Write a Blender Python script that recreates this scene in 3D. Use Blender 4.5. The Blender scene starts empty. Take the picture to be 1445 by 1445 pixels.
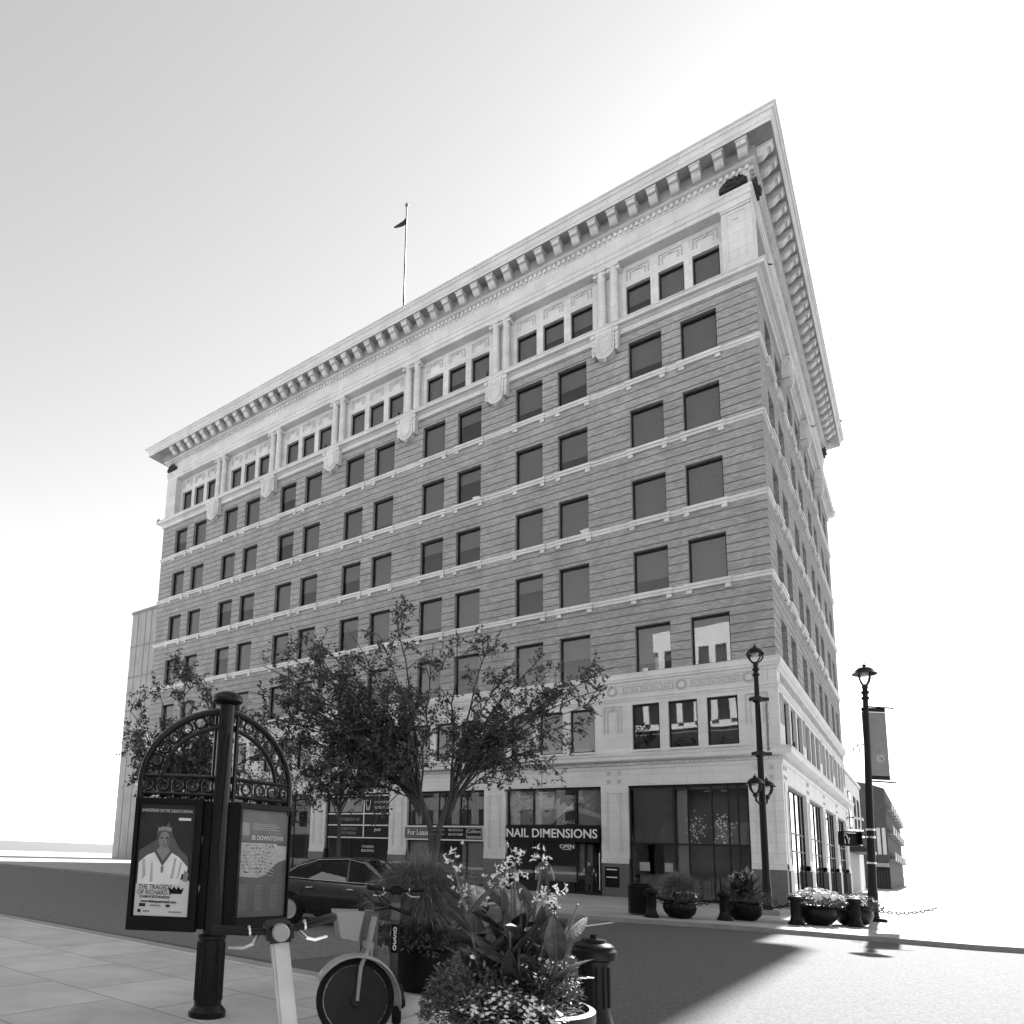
import bpy, bmesh, math, random
from mathutils import Vector, Matrix
R = math.radians
random.seed(7)
SC = bpy.context.scene
COL = SC.collection

# ------------------------------------------------------------------ materials
def nodes_of(m):
    m.use_nodes = True
    return m.node_tree.nodes, m.node_tree.links

def mat(name, v, rough=.75, var=.12, scale=3.0, metal=0.0, spec=.5, bump=0.0, bscale=60.0, streak=0.0, coat=0.0):
    m = bpy.data.materials.new(name)
    N, L = nodes_of(m)
    b = N['Principled BSDF']
    b.inputs['Roughness'].default_value = rough
    b.inputs['Metallic'].default_value = metal
    b.inputs['Specular IOR Level'].default_value = spec
    b.inputs['Coat Weight'].default_value = coat
    geo = N.new('ShaderNodeNewGeometry')
    n = N.new('ShaderNodeTexNoise'); n.inputs['Scale'].default_value = scale
    n.inputs['Detail'].default_value = 6
    L.new(geo.outputs['Position'], n.inputs['Vector'])
    mr = N.new('ShaderNodeMapRange')
    mr.inputs[1].default_value = .3; mr.inputs[2].default_value = .7
    mr.inputs[3].default_value = v * (1 - var); mr.inputs[4].default_value = v * (1 + var)
    L.new(n.outputs['Fac'], mr.inputs[0])
    out = mr.outputs[0]
    if streak:
        mp = N.new('ShaderNodeMapping'); mp.inputs['Scale'].default_value = (2.6, 2.6, .22)
        L.new(geo.outputs['Position'], mp.inputs[0])
        n2 = N.new('ShaderNodeTexNoise'); n2.inputs['Scale'].default_value = 1.6; n2.inputs['Detail'].default_value = 5
        L.new(mp.outputs[0], n2.inputs['Vector'])
        m2 = N.new('ShaderNodeMapRange'); m2.inputs[1].default_value = .35; m2.inputs[2].default_value = .6
        m2.inputs[3].default_value = 1 - streak; m2.inputs[4].default_value = 1
        L.new(n2.outputs['Fac'], m2.inputs[0])
        mu = N.new('ShaderNodeMath'); mu.operation = 'MULTIPLY'
        L.new(out, mu.inputs[0]); L.new(m2.outputs[0], mu.inputs[1]); out = mu.outputs[0]
    L.new(out, b.inputs['Base Color'])
    if bump:
        nb = N.new('ShaderNodeTexNoise'); nb.inputs['Scale'].default_value = bscale; nb.inputs['Detail'].default_value = 4
        L.new(geo.outputs['Position'], nb.inputs['Vector'])
        bp = N.new('ShaderNodeBump'); bp.inputs['Strength'].default_value = bump; bp.inputs['Distance'].default_value = .02
        L.new(nb.outputs['Fac'], bp.inputs['Height']); L.new(bp.outputs[0], b.inputs['Normal'])
    return m

def brick_mat(name, c1, c2, mortar, bw, rh, ms, big=.18, rough=.85, flat=False):
    m = bpy.data.materials.new(name); N, L = nodes_of(m); b = N['Principled BSDF']
    b.inputs['Roughness'].default_value = rough
    geo = N.new('ShaderNodeNewGeometry'); sp = N.new('ShaderNodeSeparateXYZ'); L.new(geo.outputs['Position'], sp.inputs[0])
    cb = N.new('ShaderNodeCombineXYZ')
    if flat:
        L.new(sp.outputs[0], cb.inputs[0]); L.new(sp.outputs[1], cb.inputs[1])
    else:
        ad = N.new('ShaderNodeMath'); L.new(sp.outputs[0], ad.inputs[0]); L.new(sp.outputs[1], ad.inputs[1])
        L.new(ad.outputs[0], cb.inputs[0]); L.new(sp.outputs[2], cb.inputs[1])
    t = N.new('ShaderNodeTexBrick'); t.inputs['Scale'].default_value = 1
    for k, v in (('Color1', c1), ('Color2', c2), ('Mortar', mortar)): t.inputs[k].default_value = (v, v, v, 1)
    t.inputs['Brick Width'].default_value = bw; t.inputs['Row Height'].default_value = rh
    t.inputs['Mortar Size'].default_value = ms; t.inputs['Mortar Smooth'].default_value = .1
    L.new(cb.outputs[0], t.inputs['Vector'])
    n = N.new('ShaderNodeTexNoise'); n.inputs['Scale'].default_value = .7; n.inputs['Detail'].default_value = 8
    n.inputs['Roughness'].default_value = .65
    L.new(geo.outputs['Position'], n.inputs['Vector'])
    mr = N.new('ShaderNodeMapRange'); mr.inputs[1].default_value = .3; mr.inputs[2].default_value = .7
    mr.inputs[3].default_value = 1 - big; mr.inputs[4].default_value = 1 + big
    L.new(n.outputs['Fac'], mr.inputs[0])
    mx = N.new('ShaderNodeMix'); mx.data_type = 'RGBA'; mx.blend_type = 'MULTIPLY'; mx.inputs[0].default_value = 1
    L.new(t.outputs['Color'], mx.inputs[6]); L.new(mr.outputs[0], mx.inputs[7])
    L.new(mx.outputs[2], b.inputs['Base Color'])
    bp = N.new('ShaderNodeBump'); bp.inputs['Strength'].default_value = .3; bp.inputs['Distance'].default_value = .01
    bp.invert = True
    L.new(t.outputs['Fac'], bp.inputs['Height']); L.new(bp.outputs[0], b.inputs['Normal'])
    return m

def glass_mat(name, tint, ior=.06, rough=.01, wave=.0):      # ior: reflectance face-on, per face
    m = bpy.data.materials.new(name); N, L = nodes_of(m)
    N.remove(N['Principled BSDF']); o = N['Material Output']
    tr = N.new('ShaderNodeBsdfTransparent'); tr.inputs[0].default_value = (tint, tint, tint, 1)
    gl = N.new('ShaderNodeBsdfGlossy'); gl.inputs['Roughness'].default_value = rough
    gl.inputs['Color'].default_value = (.95, .95, .95, 1)
    lw = N.new('ShaderNodeLayerWeight'); lw.inputs['Blend'].default_value = .5
    pw = N.new('ShaderNodeMath'); pw.operation = 'POWER'; pw.inputs[1].default_value = 5; L.new(lw.outputs['Facing'], pw.inputs[0])
    fr = N.new('ShaderNodeMapRange'); fr.inputs[3].default_value = ior; fr.inputs[4].default_value = 1; L.new(pw.outputs[0], fr.inputs[0])
    mx = N.new('ShaderNodeMixShader')
    L.new(fr.outputs[0], mx.inputs[0]); L.new(tr.outputs[0], mx.inputs[1]); L.new(gl.outputs[0], mx.inputs[2])
    L.new(mx.outputs[0], o.inputs['Surface'])
    if wave:
        geo = N.new('ShaderNodeNewGeometry')
        n = N.new('ShaderNodeTexNoise'); n.inputs['Scale'].default_value = .9; n.inputs['Detail'].default_value = 1
        L.new(geo.outputs['Position'], n.inputs['Vector'])
        bp = N.new('ShaderNodeBump'); bp.inputs['Strength'].default_value = wave; bp.inputs['Distance'].default_value = .03
        L.new(n.outputs['Fac'], bp.inputs['Height']); L.new(bp.outputs[0], gl.inputs['Normal'])
    return m

M = {}
M['terra'] = brick_mat('glazed_terracotta', .56, .63, .42, 1.15, .46, .010, .13, .5)
M['soffit'] = mat('shade_toned_soffit', .27, .8, .25, 1.5)  # shade under the cornice, put into the colour as a darker tone
M['terra_low'] = brick_mat('weathered_terracotta', .57, .62, .47, 1.05, .44, .010, .10, .6)
M['panel'] = mat('shade_toned_terracotta', .43, .6, .06, 2)  # relief ornament darker than the wall: recess shadow painted in
M['granite'] = mat('grey_granite', .10, .45, .25, 18, bump=.05)
M['brick'] = brick_mat('tapestry_brick', .25, .40, .26, .23, .0704, .012)
M['darkmetal'] = mat('black_paint', .007, .42, .3, 8, spec=.16)
M['blackiron'] = mat('black_iron', .008, .34, .4, 20, spec=.22, bump=.1, bscale=40)
M['frame'] = mat('dark_window_frame', .014, .5, .15, 6, spec=.2)
M['lightframe'] = mat('aluminium_frame', .38, .35, .1, 6, metal=.6)
M['glass'] = glass_mat('tinted_glass', .78, .06, .015, .035)
M['shopglass'] = glass_mat('shop_glass', .88, .022, .0, .02)
M['blind'] = mat('roller_blind', .24, .9, .08, 6)
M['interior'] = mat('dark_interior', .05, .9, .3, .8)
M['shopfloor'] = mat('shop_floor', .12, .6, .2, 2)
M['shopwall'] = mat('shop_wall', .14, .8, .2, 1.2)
M['asphalt'] = mat('asphalt', .07, .95, .42, 28, bump=.5, bscale=120)
M['asphalt_lit'] = mat('lit_toned_asphalt', .12, .95, .4, 22, bump=.5, bscale=120)  # lighter albedo stands in for sunlight reflected onto this stretch
M['concrete'] = brick_mat('concrete_paving', .30, .34, .2, 1.5, 1.5, .012, .2, .9, True)
M['concrete_near'] = brick_mat('near_paving', .40, .46, .24, 1.2, 1.2, .012, .25, .9, True)
M['kerb'] = mat('kerb_concrete', .24, .9, .15, 4, bump=.3)
M['white'] = mat('white_paint', .72, .6, .08, 5)
M['offwhite'] = mat('offwhite_paper', .6, .8, .06, 5)
M['grey'] = mat('grey_paint', .2, .5, .1, 5)
M['midgrey'] = mat('mid_grey_print', .10, .5, .1, 5, spec=.25)
M['darkgrey'] = mat('dark_grey_print', .03, .45, .15, 5, spec=.2)
M['black'] = mat('black_board', .006, .4, .2, 5, spec=.15)
M['rubber'] = mat('black_rubber', .012, .75, .2, 20, spec=.2)
M['silver'] = mat('silver_metal', .55, .3, .1, 10, metal=.9)
M['alloy'] = mat('wheel_alloy', .4, .35, .1, 20, metal=.7)
M['carpaint'] = mat('dark_car_paint', .014, .25, .1, 3, spec=.4, coat=.25)
M['carpaint_pale'] = mat('pale_car_paint', .5, .25, .05, 3, coat=.6)
M['carglass'] = glass_mat('car_glass', .22, .03, .01)
M['leaf'] = mat('tree_leaf', .085, .6, .45, 6, spec=.35)
M['leaf_light'] = mat('bush_leaf', .11, .6, .4, 14, spec=.4)
M['grassblade'] = mat('fountain_grass', .15, .6, .35, 18)
M['canna'] = mat('canna_leaf', .045, .42, .5, 14, spec=.4, bump=.25, bscale=50)
M['petal'] = mat('white_petal', .62, .6, .15, 30)
M['bark'] = mat('tree_bark', .06, .9, .35, 12, bump=.6, bscale=25)
M['skin'] = mat('skin', .35, .6, .06, 10)
M['hair'] = mat('dark_hair', .03, .6, .2, 30)
M['shirt'] = mat('grey_shirt', .09, .85, .15, 12)
M['jeans'] = mat('worn_jeans', .075, .9, .2, 12)
M['darkcloth'] = mat('dark_dress', .03, .85, .15, 12)
M['bird'] = mat('dark_feathers', .025, .7, .2, 30)
M['bldg_dark'] = brick_mat('dark_brick_far', .04, .055, .05, .4, .14, .02)
M['bldg_conc'] = mat('precast_concrete', .36, .8, .1, .6, streak=.15)
M['roofing'] = mat('roof_gravel', .15, .95, .2, 6)
M['stripe'] = mat('pale_slats', .4, .7, .1, 5)
M['soil'] = mat('potting_soil', .02, .95, .3, 20)
M['lampglass'] = mat('frosted_lamp_glass', .6, .3, .05, 8)

# ------------------------------------------------------------------ mesh builder
class MB:
    def __init__(s, T=None): s.v = []; s.f = []; s.mi = []; s.T = T; s.cur = 0
    def P(s, p):
        s.v.append(tuple(s.T(*p)) if s.T else tuple(p)); return len(s.v) - 1
    def face(s, idx): s.f.append(tuple(idx)); s.mi.append(s.cur)
    def quad(s, a, b, c, d): s.face([s.P(a), s.P(b), s.P(c), s.P(d)])
    def box(s, x0, x1, y0, y1, z0, z1):
        i = [s.P(p) for p in ((x0,y0,z0),(x1,y0,z0),(x1,y1,z0),(x0,y1,z0),(x0,y0,z1),(x1,y0,z1),(x1,y1,z1),(x0,y1,z1))]
        for f in ((0,3,2,1),(4,5,6,7),(0,1,5,4),(1,2,6,5),(2,3,7,6),(3,0,4,7)): s.face([i[k] for k in f])
    def cbox(s, c, sx, sy, sz, ax=None):
        ax = ax or Matrix.Identity(3); c = Vector(c)
        i = []
        for dz in (-1, 1):
            for dx, dy in ((-1,-1),(1,-1),(1,1),(-1,1)):
                i.append(s.P(c + ax @ Vector((dx*sx/2, dy*sy/2, dz*sz/2))))
        for f in ((0,3,2,1),(4,5,6,7),(0,1,5,4),(1,2,6,5),(2,3,7,6),(3,0,4,7)): s.face([i[k] for k in f])
    def prism(s, pts, d0, d1, plane='xz'):
        # polygon extruded along the third axis from d0 to d1
        def mk(p, d): return {'xz': (p[0], d, p[1]), 'xy': (p[0], p[1], d), 'yz': (d, p[0], p[1])}[plane]
        a = [s.P(mk(p, d0)) for p in pts]; b = [s.P(mk(p, d1)) for p in pts]; n = len(pts)
        s.face(a); s.face(b[::-1])
        for k in range(n): s.face([a[k], a[(k+1) % n], b[(k+1) % n], b[k]])
    def lathe(s, prof, c=(0,0,0), seg=20, ax=None):
        ax = ax or Matrix.Identity(3); c = Vector(c); rings = []
        for r, z in prof:
            if r < 1e-5: rings.append([s.P(c + ax @ Vector((0, 0, z)))])
            else: rings.append([s.P(c + ax @ Vector((r*math.cos(2*math.pi*k/seg), r*math.sin(2*math.pi*k/seg), z))) for k in range(seg)])
        for a, b in zip(rings, rings[1:]):
            for k in range(seg):
                q = [a[k % len(a)], a[(k+1) % len(a)], b[(k+1) % len(b)], b[k % len(b)]]
                u = []
                for x in q:
                    if x not in u: u.append(x)
                if len(u) > 2: s.face(u)
        if len(rings[0]) > 1: s.face(rings[0][::-1])
        if len(rings[-1]) > 1: s.face(rings[-1])
    def tube(s, pts, r, seg=8, closed=False):
        pts = [Vector(p) for p in pts]; n = len(pts); rings = []
        up = Vector((0, 0, 1)); prev = None
        for k in range(n):
            if closed: t = pts[(k+1) % n] - pts[k-1]
            else: t = pts[min(k+1, n-1)] - pts[max(k-1, 0)]
            t.normalize()
            if prev is None:
                a = t.cross(up)
                if a.length < .05: a = t.cross(Vector((1, 0, 0)))
            else:
                a = prev - t * prev.dot(t)
            a.normalize(); prev = a; b = t.cross(a)
            rr = r[k] if isinstance(r, (list, tuple)) else r
            rings.append([s.P(pts[k] + a*rr*math.cos(2*math.pi*j/seg) + b*rr*math.sin(2*math.pi*j/seg)) for j in range(seg)])
        m = n if closed else n-1
        for k in range(m):
            A, B = rings[k], rings[(k+1) % n]
            for j in range(seg): s.face([A[j], A[(j+1) % seg], B[(j+1) % seg], B[j]])
        if not closed: s.face(rings[0][::-1]); s.face(rings[-1])
    def mesh(s, name, mats, smooth=False, recalc=True, bevel=0):
        me = bpy.data.meshes.new(name)
        me.from_pydata(s.v, [], s.f)
        for m in (mats if isinstance(mats, (list, tuple)) else [mats]): me.materials.append(m)
        if any(s.mi): me.polygons.foreach_set('material_index', s.mi)
        if recalc or bevel:
            bm = bmesh.new(); bm.from_mesh(me)
            if bevel: bmesh.ops.bevel(bm, geom=[e for e in bm.edges if len(e.link_faces) == 2 and e.calc_face_angle(0) > .5], offset=bevel, segments=2, affect='EDGES')
            bmesh.ops.recalc_face_normals(bm, faces=bm.faces)
            bm.to_mesh(me); bm.free()
        if smooth:
            me.polygons.foreach_set('use_smooth', [True]*len(me.polygons))
            try: me.set_sharp_from_angle(angle=R(40))
            except Exception: pass
        me.update()
        return me
    def obj(s, name, mats, parent=None, **k):
        return link(name, s.mesh(name, mats, **k), parent)

def link(name, me, parent=None, loc=None, rz=None):
    o = bpy.data.objects.new(name, me); COL.objects.link(o)
    if parent: o.parent = parent
    if loc is not None: o.location = loc
    if rz is not None: o.rotation_euler = (0, 0, rz)
    return o
def tag(o, label, cat, group=None):
    o['label'] = label; o['category'] = cat
    if group: o['group'] = group
    return o
def thing(name, label, cat, loc=(0,0,0), rz=0, group=None):
    o = link(name, None, None, loc, rz); o.empty_display_size = .2
    return tag(o, label, cat, group)
def structure(o): o['kind'] = 'structure'; return o
def copy_tree(o, parent=None, loc=None, rz=None):
    c = o.copy(); COL.objects.link(c)
    if parent: c.parent = parent
    if loc is not None: c.location = loc
    if rz is not None: c.rotation_euler = (0, 0, rz)
    for ch in list(o.children): copy_tree(ch, c)
    return c
def text_mesh(s, size=1.0, extrude=.01, align='CENTER', bold=0.0, sx=1.0, shear=0.0):
    cu = bpy.data.curves.new('lettering', 'FONT'); cu.body = s; cu.size = size; cu.extrude = extrude
    cu.align_x = align; cu.align_y = 'CENTER'; cu.offset = bold; cu.shear = shear; cu.resolution_u = 3
    ob = bpy.data.objects.new('lettering', cu); COL.objects.link(ob)
    dg = bpy.context.evaluated_depsgraph_get()
    me = bpy.data.meshes.new_from_object(ob.evaluated_get(dg))
    bpy.data.objects.remove(ob)
    if sx != 1: me.transform(Matrix.Diagonal((sx, 1, 1, 1)))
    return me
def text(s, mat_, parent, loc, size, extrude=.006, align='CENTER', bold=0.0, sx=1.0, rz=0.0, name='lettering', shear=0.0, vert=True):
    me = text_mesh(s, size, extrude, align, bold, sx, shear); me.materials.clear(); me.materials.append(mat_)
    o = link(name, me, parent, loc)
    o.rotation_euler = (R(90) if vert else 0, 0, rz)
    return o

# ------------------------------------------------------------------ camera, sky, sun
cd = bpy.data.cameras.new('camera'); cam = bpy.data.objects.new('camera', cd); COL.objects.link(cam)
rr = Vector((.77119784, .63533798, .03999418)); uu = Vector((.06591288, -.14217925, .98764394)); ff = Vector((-.63317405, .75903275, .15152529))
m4 = Matrix.Identity(4)
for i in range(3):
    m4[i][0], m4[i][1], m4[i][2] = rr[i], uu[i], -ff[i]
m4[0][3], m4[1][3], m4[2][3] = 4.5511, -34.24015, 1.5248
cam.matrix_world = m4
cd.sensor_width = 36; cd.lens = 36*994.41778/1445
cd.shift_x = (722.5 - 483.08539)/1445; cd.shift_y = (1050.56125 - 722.5)/1445
cd.clip_start = .1; cd.clip_end = 3000
SC.camera = cam

SUN = Vector((-.025, 1.085, .834)).normalized()
w = bpy.data.worlds.new('World'); SC.world = w; w.use_nodes = True
N, L = w.node_tree.nodes, w.node_tree.links
sky = N.new('ShaderNodeTexSky'); sky.sky_type = 'NISHITA'; sky.sun_disc = False
sky.sun_elevation = math.asin(SUN.z); sky.sun_rotation = math.atan2(SUN.x, SUN.y)
sky.dust_density = 0.1; sky.air_density = 1.0; sky.ozone_density = 1.0
bw = N.new('ShaderNodeRGBToBW'); L.new(sky.outputs[0], bw.inputs[0])
L.new(bw.outputs[0], N['Background'].inputs[0]); N['Background'].inputs[1].default_value = .066
sl = bpy.data.lights.new('sun', 'SUN'); sl.energy = 4.3; sl.angle = R(.53); sl.color = (1, 1, 1)
so = bpy.data.objects.new('sun', sl); COL.objects.link(so)
so.rotation_euler = SUN.to_track_quat('Z', 'Y').to_euler(); so.location = (0, 60, 80)
SC.view_settings.view_transform = 'Standard'; SC.view_settings.look = 'None'
SC.view_settings.exposure = 2.45; SC.view_settings.gamma = 1
SC.render.engine = 'CYCLES'; SC.cycles.use_denoising = True
SC.cycles.max_bounces = 6; SC.cycles.transparent_max_bounces = 12; SC.cycles.caustics_reflective = False; SC.cycles.caustics_refractive = False

# ------------------------------------------------------------------ the corner office building
LX, DY = 45.36, 29.75
bld = thing('office_building', 'eight storey brick office block on the corner with white terracotta trim and deep bracketed cornice', 'building', (0, 0, 0))
TF = lambda u, o, z: (-u, -o, z)
TR = lambda u, o, z: (o, u, z)
FB = [(1.28 + 6.297*k, 6.30 + 6.297*k) for k in range(7)]
RB = [(1.35 + 7.05*k, 7.25 + 7.05*k) for k in range(4)]
SILL = [10.66, 14.52, 18.34, 22.20, 26.0]; WH = [2.285, 2.235, 2.20, 2.19, 2.22]
FW = [w_ for a, b in FB for w_ in ((a + .41, a + 2.02), (a + 2.91, a + 4.52))]
RW = [w_ for a, b in RB for w_ in ((a + .75, a + 2.45), (a + 3.70, a + 5.45))]
F3 = [w_ for a, b in FB for w_ in ((a + .25, a + 1.49), (a + 1.88, a + 3.12), (a + 3.51, a + 4.75))]
R3 = [w_ for a, b in RB for w_ in ((a + .1, a + 1.75), (a + 2.13, a + 3.78), (a + 4.15, a + 5.8))]

def slabs(mb, u0, u1, z0, z1, wins, o, th, zb=()):
    """wall u0..u1, z0..z1 with holes; wins = list of (ua, ub, za, zb)"""
    zs = sorted(set([z0, z1] + [z for w_ in wins for z in w_[2:4] if z0 < z < z1] + [z for z in zb if z0 < z < z1]))
    for a, b in zip(zs, zs[1:]):
        m = (a + b)/2
        cuts = sorted([(w_[0], w_[1]) for w_ in wins if w_[2] < m < w_[3]])
        oo = o(m) if callable(o) else o
        u = u0 if oo >= 0 else max(u0, u0 + (0 if u0 else -oo))
        for ca, cb in cuts:
            if ca > u + 1e-4: mb.box(u, ca, -th, oo, a, b)
            u = max(u, cb)
        if u1 > u + 1e-4: mb.box(u, u1, -th, oo, a, b)

# brick walls with rustication grooves
ZB0, ZB1, PITCH, GR = 10.63, 28.86, .4222, .042
grz = [ZB0 + PITCH*k for k in range(1, 44)]
def groove(z):
    k = (z - ZB0) % PITCH
    return -.06 if PITCH - GR < k else 0.0
zb = [z - GR for z in grz] + grz
bw_ = MB(TF)
slabs(bw_, 0, LX, ZB0, ZB1, [(a, b, s, s + h) for a, b in FW for s, h in zip(SILL, WH)], groove, .34, zb)
bw_.T = TR
slabs(bw_, .345, DY, ZB0, ZB1, [(a, b, s, s + h) for a, b in RW for s, h in zip(SILL, WH)], groove, .34, zb)
bw_.T = None
bw_.box(-LX, -LX + .34, .345, DY, 0, ZB1)                      # left flank
bw_.box(-LX + .345, -.345, DY - .34, DY, 0, ZB1)               # rear
bw_.obj('brick_wall', M['brick'], bld, recalc=False)

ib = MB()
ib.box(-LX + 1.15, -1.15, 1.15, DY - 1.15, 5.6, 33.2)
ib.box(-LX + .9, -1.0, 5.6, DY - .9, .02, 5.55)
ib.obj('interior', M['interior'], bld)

# mouldings swept round all four sides with mitred corners
def molding(name, prof, material, ex=0.0, ey=0.0):
    mb = MB(); rings = []
    for o, z in prof:
        rings.append([mb.P(p) for p in ((-LX - o - ex*max(0, o), -o, z), (o, -o, z), (o, DY + o + ey*max(0, o), z), (-LX - o - ex*max(0, o), DY + o + ey*max(0, o), z))])
    for a, b in zip(rings, rings[1:]):
        for k in range(4): mb.face([a[k], a[(k+1) % 4], b[(k+1) % 4], b[k]])
    return mb.obj(name, material, bld, recalc=False)
molding('main_cornice', [(-.2, 35.02), (.30, 35.04), (.33, 35.14), (.33, 35.70), (1.12, 35.706), (1.12, 35.90), (1.15, 35.93), (1.15, 36.08), (1.17, 36.12), (1.21, 36.18), (1.27, 36.21), (1.30, 36.30), (1.36, 36.36), (1.36, 36.44), (1.30, 36.46), (-.6, 36.46)], M['terra'], .38, .5)
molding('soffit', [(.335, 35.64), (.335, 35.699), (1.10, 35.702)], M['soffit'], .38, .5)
molding('soffit', [(.302, 35.05), (.334, 35.14), (.336, 35.66)], M['soffit'], .38, .5)  # bed behind the modillions, also carrying painted shade
molding('entablature', [(-.1, 33.3), (0, 33.3), (0, 33.55), (.035, 33.56), (.035, 33.84), (.07, 33.86), (.09, 34.02), (.03, 34.06), (0, 34.07), (0, 34.66), (.05, 34.68), (.05, 34.74), (.06, 34.97), (.2, 35.0), (.28, 35.04), (-.1, 35.05)], M['terra'])
molding('attic_sill_cornice', [(-.1, 28.86), (.09, 28.865), (.10, 28.9), (.10, 29.10), (.13, 29.13), (.20, 29.15), (.26, 29.2), (.42, 29.22), (.46, 29.24), (.47, 29.36), (.52, 29.40), (.52, 29.46), (.46, 29.49), (-.1, 29.58)], M['terra'])
for s in SILL[1:]:
    molding('string_course', [(-.02, s - .27), (.05, s - .25), (.05, s - .13), (.09, s - .11), (.11, s - .04), (.11, s), (-.02, s + .006)], M['terra'])
molding('frieze_cornice', [(-.1, 10.05), (.04, 10.06), (.06, 10.18), (.14, 10.24), (.14, 10.30), (.18, 10.36), (.18, 10.58), (.15, 10.62), (-.1, 10.645)], M['terra_low'])
molding('architrave', [(-.1, 9.28), (.03, 9.29), (.03, 9.36), (.07, 9.40), (.07, 9.47), (.02, 9.5), (-.1, 9.5)], M['terra_low'])
molding('ground_cornice', [(-.1, 5.98), (.04, 5.99), (.06, 6.14), (.10, 6.16), (.10, 6.29), (.22, 6.32), (.40, 6.36), (.42, 6.40), (.42, 6.54), (.46, 6.57), (.46, 6.63), (.38, 6.67), (-.1, 6.80)], M['terra_low'])
molding('roof', [(1.0, 36.47), (-.3, 36.5), (-.3, 36.2), (-14.8, 36.22)], M['roofing'])

dm = MB()
def dentils(u1, z0, z1, o0, o1, pitch, wd, T):
    dm.T = T; k = 0
    while k*pitch + wd < u1:
        dm.box(k*pitch + .01, k*pitch + wd, o0, o1, z0, z1); k += 1
dentils(LX, 34.75, 34.96, .055, .17, .283, .15, TF); dentils(DY, 34.75, 34.96, .055, .17, .283, .15, TR)
dm.obj('dentil_band', M['terra'], bld)
dm = MB()
dentils(LX, 6.165, 6.28, .10, .165, .16, .09, TF); dentils(DY, 6.165, 6.28, .10, .165, .16, .09, TR)
dm.obj('dentil_band', M['terra_low'], bld)

mo = MB()
mo.prism([(.33, 35.17), (.50, 35.17), (.62, 35.24), (.78, 35.40), (.92, 35.42), (.98, 35.50), (.98, 35.62), (.33, 35.62)], -.2, .2, 'xz')
mo.prism([(.33, 35.62), (1.03, 35.62), (1.03, 35.705), (.33, 35.705)], -.25, .25, 'xz')
mome = mo.mesh('modillion', M['terra'])
for k in range(44): link('modillion', mome, bld, (-.15 - 1.0166*k, 0, 0), R(-90))
for k in range(29): link('modillion', mome, bld, (0, .15 + 1.0166*k, 0), 0)

# raised sills and little blocks under each window pair
# mezzanine wall
mz = MB(TF)
slabs(mz, 0, LX, 6.79, 9.30, [(a, b, 6.86, 9.09) for a, b in F3], 0.0, .34)
mz.box(.35, LX, -.34, 0, 9.305, 10.6); mz.box(.35, LX, -.34, 0, 5.2, 6.785)
mz.T = TR
slabs(mz, .345, DY, 6.79, 9.30, [(a, b, 6.86, 9.09) for a, b in R3], 0.0, .34)
mz.box(0, DY, -.34, 0, 9.305, 10.6); mz.box(0, DY, -.34, 0, 5.2, 6.785)
mz.T = TF
for a, b in F3: mz.box(a - .03, b + .03, -.2, .05, 6.80, 6.9)
mz.T = TR
for a, b in R3: mz.box(a - .03, b + .03, -.2, .05, 6.80, 6.9)
mz.obj('terracotta_wall', M['terra_low'], bld)

# Greek key frieze, roundels
gk = None
KEY = [(0,0),(0,1),(.8,1),(.8,.3),(.45,.3),(.45,.6)]
def key_run(u0, u1, T):
    gk = MB(T); n = max(2, round((u1 - u0)/.44)); st = (u1 - u0)/n; z0, z1 = 9.66, 9.98; t = .035
    for k in range(n):
        U = u0 + k*st
        def seg(a, b, c, d): gk.box(U + a*st, U + b*st, -.01, .035, z0 + c, z0 + d)
        seg(0, .10, 0, .32); seg(.10, .84, .285, .32); seg(.74, .84, .10, .285); seg(.38, .74, .10, .135); seg(.38, .48, .135, .21); seg(.10, 1.0, 0, .035)
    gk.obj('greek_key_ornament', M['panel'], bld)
def roundel(u, T):
    gk = MB(T)
    for rr_ in (.235, .17): gk.tube([(u + rr_*math.cos(t*math.pi/10), .012, 9.82 + rr_*math.sin(t*math.pi/10)) for t in range(20)], .022, 5, True)
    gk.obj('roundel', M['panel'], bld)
for T, B in ((TF, FB), (TR, RB)):
    roundel(1.05, T)
    for a, b in B:
        c = (a + b)/2; roundel(c, T); roundel(b + (.64 if T is TF else .55), T)
        key_run(a + .12, c - .34, T); key_run(c + .34, b + .22, T)

# framed panels on the mezzanine piers
def frame_panel(u0, u1, z0, z1, o, T, t=.045, d=.045, key=True, pn=None):
    own = pn is None
    if own: pn = MB()
    pn.T = T
    pn.box(u0, u0 + t, o, o + d, z0, z1); pn.box(u1 - t, u1, o, o + d, z0, z1)
    pn.box(u0 + t, u1 - t, o, o + d, z1 - t, z1)
    pn.box(u0 + .17, u0 + .17 + t, o, o + d*.7, z0, z1 - .16); pn.box(u1 - .17 - t, u1 - .17, o, o + d*.7, z0, z1 - .16)
    pn.box(u0 + .17 + t, u1 - .17 - t, o, o + d*.7, z1 - .16 - t, z1 - .16)
    if key: pn.box((u0+u1)/2 - .06, (u0+u1)/2 + .06, o, o + d*1.6, z1 - .22, z1 + .02)
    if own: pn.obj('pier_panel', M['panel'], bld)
for k in range(8):
    c = .80 if k == 0 else (LX - .8 if k == 7 else 1.28 + 6.297*k - .635)
    frame_panel(c - .43, c + .43, 7.75, 9.08, 0, TF)
for k in range(5):
    c = .75 if k == 0 else (DY - .7 if k == 4 else 1.35 + 7.05*k - .56)
    frame_panel(c - .38, c + .38, 7.75, 9.08, 0, TR)

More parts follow.
